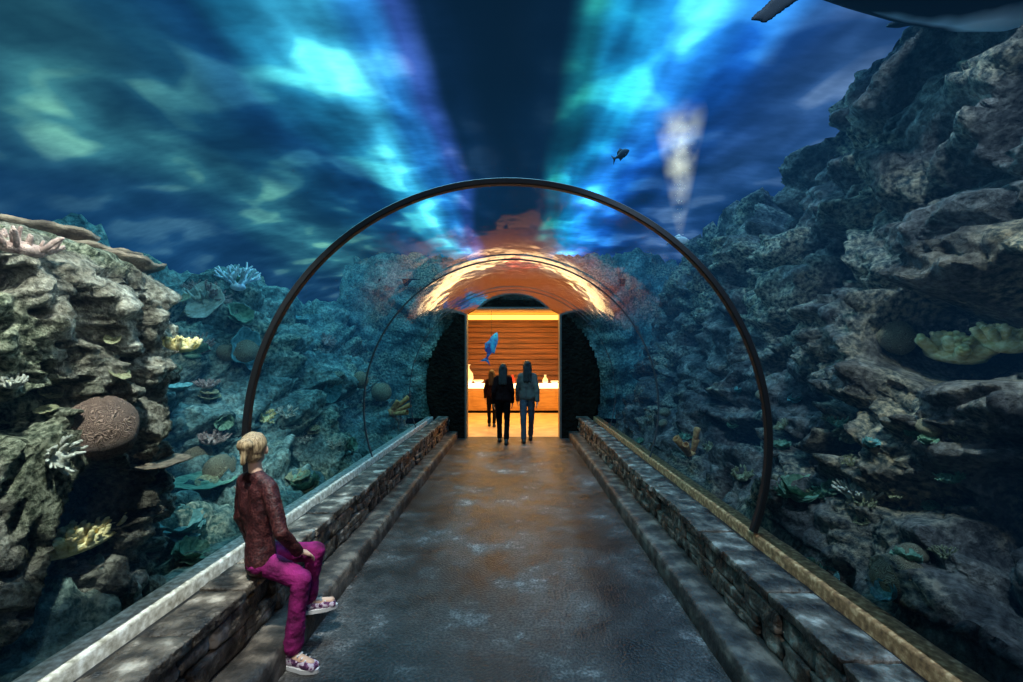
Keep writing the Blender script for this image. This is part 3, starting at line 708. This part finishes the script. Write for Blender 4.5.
prof=[(.001,0),(.05,.02),(.1,.3),(.17,.6),(.24,.95),(.28,1.15),(.24,1.32),(.001,1.36)]
pl=lathe('bubble_plume',prof,m,loc=(1.68,4.5,2.88),label='pale glowing plume of fine rising bubbles by the cliff',cat='bubbles',kind='stuff')
vs=[];fs=[];r2=random.Random(3)
for i in range(120):
    t=r2.random()**.7; z=1.2*t; sp_=.015+.08*max(0,(t-.3))**.8
    p=V((r2.gauss(0,sp_),r2.gauss(0,sp_),z)); rr=r2.uniform(.002,.004)
    merge(vs,fs,*ellipsoid(p,(rr,rr,rr),6,4))
mb=flat('bubble_white',(.85,.9,.8),.2)
o=mesh('bubbles',vs,fs,mb,parent=pl)

# ------------------------------------------------------------ portal and room
M_end=mat_noise('dark_portal',[(.3,(.003,.0025,.002)),(.7,(.014,.01,.006))],scale=5,rough=.8,bump=1,bscale=14,bdist=.06,spec=.08)
dw,dt=1.03,2.8
def portal(name,y0,y1,rad,mat,hole,**k):
    out_=[];inn=[]
    n=48; Zb=-.05
    a0=math.asin((Zb-ZC)/rad) if abs((Zb-ZC)/rad)<1 else -math.pi/2
    for i in range(n+1):
        t=a0+(math.pi-2*a0)*i/n; out_.append((rad*math.cos(t),ZC+rad*math.sin(t)))
    w,h,arc=hole
    per=[(w,Zb),(w,h),(-w,h),(-w,Zb)]
    d=[0]
    for i in range(1,len(per)): d.append(d[-1]+math.dist(per[i],per[i-1]))
    for i in range(n+1):
        t=d[-1]*i/n; kk=0
        while kk<len(per)-2 and d[kk+1]<t: kk+=1
        u=(t-d[kk])/(d[kk+1]-d[kk]); inn.append((per[kk][0]*(1-u)+per[kk+1][0]*u,per[kk][1]*(1-u)+per[kk+1][1]*u))
    for c_ in ((w,h),(-w,h)):
        j=min(range(n+1),key=lambda q:math.dist(inn[q],c_)); inn[j]=c_
    vs=[V((x,y0,z)) for x,z in out_]+[V((x,y0,z)) for x,z in inn]+[V((x,y1,z)) for x,z in out_]+[V((x,y1,z)) for x,z in inn]
    m_=n+1; fs=[]
    for i in range(n):
        fs.append((i,i+1,m_+i+1,m_+i)); fs.append((2*m_+i+1,2*m_+i,3*m_+i,3*m_+i+1))
        fs.append((m_+i,m_+i+1,3*m_+i+1,3*m_+i)); fs.append((i+1,i,2*m_+i,2*m_+i+1))
    return mesh(name,vs,fs,mat,smooth=False,**k)
portal('wall_end',YE,YE+.25,1.86,M_end,(dw,dt,0),kind='structure',label='dark end wall of the tunnel with a doorway')
M_jamb=flat('jamb_grey',(.12,.11,.09),.5)
for s_ in (-1,1):
    box('door_1' if s_<0 else 'door_2',(min(s_*(dw-.04),s_*dw),YE-.02,0),(max(s_*(dw-.04),s_*dw),YE+.3,dt),M_jamb,kind='structure',label='grey door jamb of the warm lit doorway')
box('trim_8',(-dw,YE-.02,dt-.04),(dw,YE+.3,dt),M_jamb,kind='structure',label='door head trim')
y0,y1=YE+.25,16.2
vs=[];fs=[]
merge(vs,fs,*boxv((-2.95,y0,0),(-dw,y0+.12,3.45))); merge(vs,fs,*boxv((dw,y0,0),(2.95,y0+.12,3.45))); merge(vs,fs,*boxv((-dw,y0,dt),(dw,y0+.12,3.45)))
mesh('wall_south',vs,fs,M_end,smooth=False,kind='structure',label='dark rock-faced wall around the doorway')
M_tile=mat_noise('warm_tile',[(.3,(.5,.33,.15)),(.7,(.8,.56,.28))],scale=3,rough=.35,bump=.05)
M_rw=mat_noise('room_plaster',[(.3,(.5,.3,.11)),(.7,(.65,.42,.18))],scale=3,rough=.8,bump=.1)
box('floor.001',(-2.8,y0-.05,-.1),(2.8,y1,0),M_tile,kind='structure',label='warm orange tiled floor of the shop room')
box('wall_west',(-2.9,y0+.12,0),(-2.8,y1,3.3),M_rw,kind='structure'); box('wall_east',(2.8,y0+.12,0),(2.9,y1,3.3),M_rw,kind='structure')
M_slat=mat_noise('wood_slats',[(.3,(.07,.02,.006)),(.7,(.24,.08,.022))],scale=4,rough=.5,stretch=(.3,1,4),bump=.2)
vs=[];fs=[]
z=0
while z<3.3:
    merge(vs,fs,*boxv((-2.8,y1-.04,z),(2.8,y1+.1,z+.15))); merge(vs,fs,*boxv((-2.8,y1+.02,z+.15),(2.8,y1+.1,z+.19))); z+=.19
mesh('wall_north',vs,fs,M_slat,smooth=False,kind='structure',label='wooden horizontal slat wall')
M_rc=mat_noise('room_ceiling',[(.3,(.6,.4,.15)),(.7,(.7,.5,.2))],scale=2,bump=0)
box('ceiling.001',(-2.9,y0+.12,3.3),(2.9,y1+.1,3.45),M_rc,kind='structure',label='warm lit room ceiling')
M_glow=mat_noise('cove_glow',[(.3,(1,.7,.2)),(.7,(1,.75,.25))],bump=0,emit=(1,.55,.1),estr=2.2)
box('cove_light',(-2.7,y1-.4,3.1),(2.7,y1-.06,3.24),M_glow,label='long glowing yellow cove light above the slat wall',cat='light')
M_ctr=mat_noise('counter_wood',[(.3,(.38,.2,.07)),(.7,(.62,.36,.14))],scale=5,stretch=(.4,1,3),rough=.4)
ct=empty('display_counter',(0,14.3,0),'wooden display counter with glowing white top','counter')
box('body',(-2.3,0,.08),(2.3,.75,.82),M_ctr,bevel=.01,parent=ct); box('plinth',(-2.2,.06,0),(2.2,.7,.08),M_end,parent=ct)
M_wtop=mat_noise('lit_top',[(.3,(1,.9,.7)),(.7,(1,.95,.8))],bump=0,emit=(1,.78,.42),estr=2.6)
box('countertop',(-2.35,-.06,.78),(2.35,.8,.9),M_wtop,bevel=.01,parent=ct)
for i in range(5): box('panel',(-2.2+i*.9,-.02,.16),(-1.4+i*.9,0,.72),M_ctr,bevel=.01,parent=ct)
M_porc=mat_noise('cream_porcelain',[(.3,(.7,.6,.45)),(.7,(.9,.82,.68))],rough=.25,bump=0,emit=(1,.75,.45),estr=.35)  # faint warm glow put into the porcelain itself
M_red=flat('red_glaze',(.5,.03,.02),.6)
prof_v=[(.03,0),(.09,.02),(.13,.12),(.12,.22),(.05,.32),(.04,.38),(.07,.42),(.05,.42),(.03,.36)]
prof_b=[(.05,0),(.06,.02),(.16,.08),(.2,.15),(.19,.15),(.14,.09),(.03,.04)]
for i,(kd,x,s_,mt,lb) in enumerate([('vase',-1.5,1.5,M_porc,'tall cream vase on the lit counter'),('bowl',-1.15,.9,M_porc,'cream bowl on the lit counter'),('vase',-.05,.7,M_red,'red vase on the lit counter'),('bowl',.6,.8,M_porc,'cream bowl on the lit counter'),('vase',1.0,.7,M_porc,'cream vase on the lit counter'),('bowl',1.3,.7,M_porc,'cream bowl on the lit counter'),('vase',1.6,.9,M_porc,'cream vase on the lit counter')]):
    o=lathe(kd,prof_v if kd=='vase' else prof_b,mt,loc=(x,14.6,.9),label=lb,cat=kd,group='pottery on the counter'); o.scale=(s_,s_,s_)
hf=fish((-.62,12.6,2.05),.85,.3,-1.2,mat_noise('blue_black_enamel',[(.46,(.001,.002,.004)),(.52,(.0,.07,.45)),(.66,(.0,.15,.7))],scale=4,rough=.7,bump=0,spec=.1,emit=(0,.06,.35),estr=.4),'blue and black fish sculpture hanging in the room'); hf.name='fish_sculpture'; hf['category']='sculpture'  # enamel given a faint blue glow to brighten the sculpture
v2,f2=capsule((-.62,12.6,2.3),.006,(-.62,12.6,3.3),.006,6,1); w=mesh('hanging_wire',v2,f2,M_ring); 
w.parent=hf; C.view_layer.update(); w.matrix_parent_inverse=hf.matrix_world.inverted()
# ------------------------------------------------------------ people
def remesh_obj(name,parts,mat,parent,voxel,sm=6,wr=0,wf=20,wst=(1,1,1)):
    vs=[];fs=[]
    for v2,f2 in parts: merge(vs,fs,v2,f2)
    o=mesh(name,vs,fs,mat)
    md=o.modifiers.new('r','REMESH'); md.mode='VOXEL'; md.voxel_size=voxel
    md=o.modifiers.new('s','SMOOTH'); md.factor=.5; md.iterations=sm
    bake(o)
    if wr:
        me=o.data; ns=[v.normal.copy() for v in me.vertices]
        for v,n in zip(me.vertices,ns):
            p=V((v.co.x*wst[0],v.co.y*wst[1],v.co.z*wst[2])); v.co+=n*wr*(noise.noise(p*wf)+.6*noise.noise(p*wf*2.3))
        me.update()
    if not o.data.materials: o.data.materials.append(mat)
    o.parent=parent; o.matrix_parent_inverse=parent.matrix_world.inverted()
    return o
def lerp(a,b_,t): return V(a)*(1-t)+V(b_)*t
def hand(wr,d,pn,s,side):
    d=d.normalized(); pn=(pn-d*pn.dot(d)).normalized(); lat=d.cross(pn)*side; P=[]
    L=.085*s; k=[wr+d*L+lat*o_*s for o_ in (.03,.01,-.01,-.028)]
    for q in k: P.append(capsule(wr+(q-wr)*.12,.017*s,q,.0125*s,10,3))
    ln=[(.036,.024,.02),(.042,.028,.021),(.038,.026,.02),(.03,.02,.018)]
    for q,l,sp in zip(k,ln,(.12,.03,-.05,-.14)):
        dd=(d+lat*sp).normalized(); p=q
        for n_,seg in enumerate(l):
            dd=(dd+pn*(.22+.18*n_)).normalized(); e=p+dd*seg*s; P.append(capsule(p,(.0095-.001*n_)*s,e,(.0088-.001*n_)*s,8,3)); p=e
    t0=wr+d*.025*s+lat*.02*s; t1=t0+(d*.6+lat*.8+pn*.2).normalized()*.04*s; t2=t1+(d*.9+lat*.3+pn*.3).normalized()*.032*s
    P.append(capsule(t0,.014*s,t1,.011*s,8,3)); P.append(capsule(t1,.011*s,t2,.009*s,8,3))
    return P
def person(J,look,s,mats,label,voxel,hair='bun',hem=1.0,bulk=1.0,voxh=None,slim=1.0):
    e=empty('person',(J['pelvis'][0],J['pelvis'][1],0),label,'person'); C.view_layer.update()
    J={k:V(v) for k,v in J.items()}
    skin,topm,panm,shoem,solem,hairm=mats
    look=V(look).normalized(); upv=V((0,0,1)); hr=look.cross(upv).normalized(); hu=hr.cross(look)
    H=J['head']; hs=s if s>.85 else s*1.08
    rot=Matrix((hr,look,hu)).transposed()
    B=[]
    B.append(ellipsoid(H+hu*.02*hs-look*.01*hs,(.075*hs,.092*hs,.09*hs),24,16,rot))
    B.append(ellipsoid(H-hu*.045*hs+look*.022*hs,(.055*hs,.065*hs,.068*hs),20,14,rot))
    B.append(capsule(H+look*.085*hs+hu*.005*hs,.009*hs,H+look*.103*hs-hu*.025*hs,.013*hs,8,3))
    B.append(ellipsoid(H+look*.06*hs-hu*.085*hs,(.022*hs,.02*hs,.016*hs),10,8,rot))
    for sd in (-1,1):
        B.append(ellipsoid(H+hr*.076*hs*sd-hu*.008*hs-look*.005*hs,(.01*hs,.02*hs,.03*hs),10,8,rot))
        B.append(capsule(H+look*.082*hs+hu*.03*hs+hr*.015*hs*sd,.008*hs,H+look*.075*hs+hu*.03*hs+hr*.045*hs*sd,.007*hs,8,2))
    B.append(capsule(J['neck'],.046*s,H-hu*.04*hs-look*.01*hs,.042*s,14,4))
    ch=(J['shL']+J['shR'])/2; ax=(J['shR']-J['shL'])
    def torso(g):
        P=[]
        w=ax*.30; ww=(J['hipR']-J['hipL'])*.42
        chest=lerp(ch,J['pelvis'],.28); waist=lerp(ch,J['pelvis'],.68)
        for sg in (-1,1):
            P.append(capsule(ch+w*sg*.75-V((0,0,.03*s)),(.088*slim+g)*s,chest+w*sg*.75,(.1*slim+g)*s,14,5))
            P.append(capsule(chest+w*sg*.7,(.1*slim+g)*s,waist+ww*sg*.8,(.086*slim+g)*s,14,5))
            P.append(capsule(waist+ww*sg*.8,(.086*slim+g)*s,J['pelvis']+ww*sg,(.105*slim+g)*s,14,5))
            P.append(capsule(J['neck']-V((0,0,.015)),(.045+g)*s,(J['shR'] if sg>0 else J['shL']),(.055*slim+g)*s,12,4))
        return P
    B+=torso(0)
    arm=lambda S,E,W,g,t=1.0:[capsule(S,(.056*slim+g)*s,E,(.041*slim+g)*s,14,5),capsule(E,(.041*slim+g)*s,lerp(E,W,t),(.03+g)*s,14,5)]
    for q,sd in (('L',-1),('R',1)):
        S,E,W=J['sh'+q],J['el'+q],J['wr'+q]
        B+=arm(S,E,W,0); B+=hand(W,J['hd'+q]-W,J['pn'+q],s,sd)
        Hh,K,A,T=J['hip'+q],J['kn'+q],J['an'+q],J['to'+q]
        B.append(capsule(Hh,.085*slim*s,K,.055*slim*s,14,5)); B.append(capsule(K,.055*slim*s,lerp(K,A,.35),.052*slim*s,14,5)); B.append(capsule(lerp(K,A,.35),.052*slim*s,A,.034*s,14,5))
        B.append(capsule(A-V((0,0,.03*s)),.035*s,T,.028*s,12,4))
    body=remesh_obj('body',B,skin,e,voxh or voxel,3)
    for sd in (-1,1):
        v2,f2=ellipsoid(H+look*.079*hs+hu*.012*hs+hr*.03*hs*sd,(.013*hs,.01*hs,.009*hs),12,8,rot); o=mesh('eye',v2,f2,M_eyew); o.parent=e; o.matrix_parent_inverse=e.matrix_world.inverted()
        v2,f2=ellipsoid(H+look*.087*hs+hu*.012*hs+hr*.03*hs*sd,(.006*hs,.004*hs,.006*hs),10,6,rot); o2=mesh('pupil',v2,f2,M_eyeb); o2.parent=o; 
        C.view_layer.update(); o2.matrix_parent_inverse=o.matrix_world.inverted()
    v2,f2=ellipsoid(H+look*.085*hs-hu*.053*hs,(.024*hs,.008*hs,.007*hs),12,8,rot); o=mesh('mouth',v2,f2,M_lip); o.parent=e; o.matrix_parent_inverse=e.matrix_world.inverted()
    T_=torso(.013*bulk)
    for q in 'LR': T_+=arm(J['sh'+q],J['el'+q],J['wr'+q],.011*bulk,.97)
    remesh_obj('sweater',T_,topm,e,voxel,5,wr=.007*s,wf=14)
    P=[]; ww=(J['hipR']-J['hipL'])*.42
    for sg in (-1,1): P.append(capsule(J['pelvis']+V((0,0,.04*s))+ww*sg*.8,.1*s*slim,J['pelvis']+ww*sg,.113*s*slim,14,5))
    for q in 'LR':
        Hh,K,A=J['hip'+q],J['kn'+q],J['an'+q]
        P.append(capsule(Hh,.1*s*slim,K,.074*s*slim,14,5)); P.append(capsule(K,.074*s*slim,lerp(K,A,.5),.064*s*slim,14,5)); P.append(capsule(lerp(K,A,.5),.064*s*slim,lerp(K,A,.93),.058*s*hem,14,2))
    remesh_obj('trousers',P,panm,e,voxel,4,wr=.007*s,wf=12,wst=(1,1,1.5))
    for q in 'LR':
        A,T=J['an'+q],J['to'+q]; f=(T-A); f.z=0; f.normalize(); zf=J['fl'+q].z
        gz=lambda p,z:V((p.x,p.y,zf+z))
        h0=gz(A-f*.045*s,.04*s); h1=gz(A+f*.02*s,.055*s); m1=gz(A+f*.11*s,.042*s); t1=gz(A+f*.17*s,.034*s); lt=V((-f.y,f.x,0))*.014*s
        P=[capsule(h0,.038*s,A-V((0,0,.0)),.044*s,12,4),capsule(h0,.036*s,h1,.04*s,12,4),capsule(h1,.042*s,m1,.034*s,12,4),capsule(m1+lt,.032*s,t1+lt,.028*s,12,4),capsule(m1-lt,.032*s,t1-lt,.028*s,12,4)]
        shoe=remesh_obj('shoe',P,shoem,e,max(voxel*.8,.005),3)
        pts=[];n_=24
        for lay in (0,.026*s):
            for i in range(n_):
                a=2*math.pi*i/n_; fx=.065*s+ .145*s*math.cos(a); fy=(.052 if math.cos(a)>0 else .044)*s*math.sin(a)*1.0
                c0=gz(A,0); pts.append(c0+f*fx+V((-f.y,f.x,0))*fy+V((0,0,lay)))
        ff=[tuple(range(n_-1,-1,-1)),tuple(range(n_,2*n_))]+[(i,(i+1)%n_,n_+(i+1)%n_,n_+i) for i in range(n_)]
        so=mesh('sole',pts,ff,solem,smooth=False); C.view_layer.update(); so.parent=shoe; so.matrix_parent_inverse=shoe.matrix_world.inverted()
        for li in range(3):
            c0=gz(A+f*(.06+.03*li)*s,(.094-.011*li)*s); v2,f2=capsule(c0-lt*1.8,.006*s,c0+lt*1.8,.006*s,6,2); lo=mesh('lace',v2,f2,solem); lo.parent=shoe; lo.matrix_parent_inverse=shoe.matrix_world.inverted()
    Hp=[ellipsoid(H+hu*.032*hs-look*.022*hs,(.082*hs,.094*hs,.088*hs),24,16,rot),ellipsoid(H-hu*.025*hs-look*.048*hs,(.062*hs,.05*hs,.055*hs),20,14,rot)]
    if hair=='bun':
        Hp.append(ellipsoid(H+hu*.05*hs-look*.115*hs-hr*.02*hs,(.048*hs,.04*hs,.044*hs),16,12,rot)); Hp.append(capsule(H+hu*.02*hs-look*.12*hs-hr*.02*hs,.026*hs,H-hu*.06*hs-look*.125*hs-hr*.03*hs,.016*hs,10,3))
    if hair=='long':
        for sx in (-1,0,1):
            Hp.append(capsule(H-look*.06*hs+hr*.045*hs*sx,.05*hs,J['neck']-look*.09*s+hr*.06*s*sx-V((0,0,.16*s)),.03*s,12,4))
    remesh_obj('hair',Hp,hairm,e,max(voxel*.8,.005),3,wr=.004*hs,wf=40,wst=(1,1,.35))
    return e
M_eyew=flat('eye_white',(.8,.8,.8),.2,bump=0); M_lip=flat('lip',(.5,.2,.17),.5,bump=0)
M_skin=mat_noise('skin',[(.3,(.5,.3,.2)),(.7,(.62,.38,.27))],scale=8,rough=.5,bump=.05)
M_blond=mat_noise('blond_hair',[(.38,(.16,.1,.045)),(.62,(.5,.36,.2))],scale=40,stretch=(3,3,.4),rough=.4,bump=.5,bscale=90)
M_dkhair=mat_noise('dark_hair',[(.35,(.006,.004,.003)),(.65,(.02,.012,.008))],scale=30,rough=.5,bump=.5)
def mat_knit():
    m,nt,out=new_mat('maroon_knit'); b=N(nt,'ShaderNodeBsdfPrincipled'); co=objco(nt)
    vo=N(nt,'ShaderNodeTexVoronoi'); vo.inputs['Scale'].default_value=85; nt.links.new(co,vo.inputs['Vector'])
    n1=N(nt,'ShaderNodeTexNoise'); n1.inputs['Scale'].default_value=22; n1.inputs['Detail'].default_value=5; nt.links.new(co,n1.inputs[0])
    ad=N(nt,'ShaderNodeMath',operation='MULTIPLY_ADD'); ad.inputs[1].default_value=.5; nt.links.new(vo.outputs['Distance'],ad.inputs[0]); nt.links.new(n1.outputs[0],ad.inputs[2])
    nt.links.new(ramp(nt,ad.outputs[0],[(.5,(.012,.002,.003)),(.75,(.032,.006,.007)),(1.0,(.075,.02,.018))]),b.inputs['Base Color'])
    bp=N(nt,'ShaderNodeBump'); bp.inputs['Strength'].default_value=.7; bp.inputs['Distance'].default_value=.006; nt.links.new(ad.outputs[0],bp.inputs['Height']); nt.links.new(bp.outputs[0],b.inputs['Normal'])
    b.inputs['Roughness'].default_value=.55; b.inputs['Specular IOR Level'].default_value=.3; nt.links.new(b.outputs[0],out.inputs[0]); return m
M_mag=mat_noise('magenta_velour',[(.35,(.07,.003,.035)),(.65,(.28,.014,.13))],scale=12,rough=.8,bump=.4,bscale=60,spec=.2)
M_shp=mat_noise('plaid_canvas',[(.42,(.05,.012,.05)),(.5,(.2,.06,.15)),(.56,(.5,.42,.48))],scale=45,rough=.8,detail=2); M_sole=flat('white_rubber',(.6,.58,.57),.6)
ck=dict(head=(-1.42,2.57,1.165),neck=(-1.405,2.56,1.035),pelvis=(-1.375,2.56,.555),
 shL=(-1.50,2.625,.975),shR=(-1.30,2.51,.96),elL=(-1.55,2.66,.76),wrL=(-1.53,2.74,.56),hdL=(-1.52,2.80,.52),pnL=(0,0,-1),
 elR=(-1.205,2.45,.735),wrR=(-1.155,2.54,.60),hdR=(-1.12,2.61,.56),pnR=(-.3,0,-1),
 hipL=(-1.40,2.63,.55),hipR=(-1.34,2.52,.55),knL=(-1.13,2.70,.535),anL=(-1.19,2.73,.235),toL=(-1.07,2.78,.2),flL=(0,0,.155),
 knR=(-1.12,2.50,.465),anR=(-1.155,2.47,.09),toR=(-1.04,2.44,.04),flR=(0,0,.002))
person(ck,(-.25,.95,.02),.80,(M_skin,mat_knit(),M_mag,M_shp,M_sole,M_blond),'seated person in maroon patterned sweater and magenta trousers, fair tied-up hair',.007,'bun',1.15,.8,.0055,.88)
def walker(x,y,h,stride,mats,label,hair,bulk=1.0):
    s=h/1.7; P=lambda a,b_,c:(x+a*s,y+b_*s,c*s)
    J=dict(head=P(0,.02,1.585),neck=P(0,0,1.43),pelvis=P(0,0,.95),shL=P(-.14,0,1.37),shR=P(.14,0,1.37),
     elL=P(-.2,-.05*stride,1.1),wrL=P(-.2,.08-.05*stride,.87),hdL=P(-.2,.1-.05*stride,.78),pnL=(1,0,0),
     elR=P(.2,.05*stride-.03,1.1),wrR=P(.2,.12*stride,.87),hdR=P(.2,.16*stride,.78),pnR=(-1,0,0),
     hipL=P(-.08,0,.9),hipR=P(.08,0,.9),knL=P(-.085,.12*stride,.49),anL=P(-.075,.16*stride,.085),toL=P(-.08,.16*stride+.13,.035),flL=(0,0,.002),
     knR=P(.085,.04,.49),anR=P(.075,-.2*stride,.11),toR=P(.08,-.2*stride+.13,.04),flR=(0,0,.006))
    return person(J,(0,1,0),s,mats,label,.011,hair,1.0,bulk,None,.86)
M_dk=flat('dark_cloth',(.004,.003,.003),.9,spec=.1); M_dkr=flat('dark_red_cloth',(.014,.004,.004),.9,spec=.1); M_gry=flat('grey_jacket',(.14,.12,.1),.9,spec=.1); M_jean=flat('grey_jeans',(.07,.075,.09),.9,spec=.1); M_blk=flat('black_leather',(.006,.006,.006),.5)
walker(-.2,9.1,1.6,1,(M_skin,M_dkr,M_dk,M_blk,M_blk,M_dkhair),'person walking away in dark jacket and dark trousers','long',1.2)
walker(.29,9.25,1.66,-1,(M_skin,M_gry,M_jean,M_blk,M_blk,M_dkhair),'person walking away in grey jacket with long dark hair','long',1.6)
walker(-.55,11.4,1.42,.6,(M_skin,M_dkr,M_dk,M_blk,M_blk,M_dkhair),'person in dark red top standing near the counter','long')

# ------------------------------------------------------------ lights
def area(name,loc,tgt,size,power,col):
    l=bpy.data.lights.new(name,'AREA'); l.energy=power; l.color=col; l.shape='RECTANGLE'; l.size=size[0]; l.size_y=size[1]
    o=bpy.data.objects.new(name,l); o.location=loc; C.collection.objects.link(o)
    d=V(tgt)-V(loc); o.rotation_euler=d.to_track_quat('-Z','Y').to_euler(); return o
def spot(name,loc,tgt,power,col,ang=70,blend=.6,rad=.12):
    l=bpy.data.lights.new(name,'SPOT'); l.energy=power; l.color=col; l.spot_size=math.radians(ang); l.spot_blend=blend; l.shadow_soft_size=rad
    o=bpy.data.objects.new(name,l); o.location=loc; C.collection.objects.link(o)
    d=V(tgt)-V(loc); o.rotation_euler=d.to_track_quat('-Z','Y').to_euler(); return o
area('skylight',(-3.0,6.5,7.2),(-2.9,6.5,1),(2.5,9),1900,(.3,.85,1))
area('skylight',(2.6,6,7.2),(3.1,6,1),(2.5,9),1200,(.25,.55,1))
spot('tank_lamp',(-.9,.8,4.5),(-2.4,2.5,1.3),1600,(1,.93,.82),55)
spot('tank_lamp',(-1.2,3.2,5.6),(-3,5.2,1.5),1100,(.5,1,.92),70)
spot('tank_lamp',(1.2,.8,4.9),(2.7,3.2,1.7),620,(.72,.85,1),75)
spot('tank_lamp',(1.2,4.0,6.0),(2.7,6.0,1.0),900,(.4,.85,1),70)
spot('tank_lamp',(1.3,.9,4.4),(2.55,2.6,1.7),420,(1,.9,.55),24)  # narrow spot added only to brighten the yellow corals
spot('fill_spot',(.3,-1.2,2.8),(-.4,3,.2),120,(1,.87,.74),95,.8,.2)  # unseen fill added behind the camera to warm walkway and seated person
area('room_lamp',(0,12.6,3.2),(0,12.6,0),(3.5,4),300,(1,.57,.16))
area('room_lamp',(0,10.6,2.7),(0,15.5,1.2),(1.5,.3),45,(1,.55,.18))
w=bpy.data.worlds.new('world'); C.scene.world=w; w.use_nodes=True
bg=w.node_tree.nodes['Background']; bg.inputs[0].default_value=(.02,.06,.11,1); bg.inputs[1].default_value=.4

cam=bpy.data.cameras.new('camera'); co_=bpy.data.objects.new('camera',cam); C.collection.objects.link(co_)
co_.location=CAM; co_.rotation_euler=(math.pi/2,0,0); cam.lens=16; cam.sensor_width=36; cam.shift_x=-4.5/1023; cam.shift_y=19/1023
C.scene.camera=co_
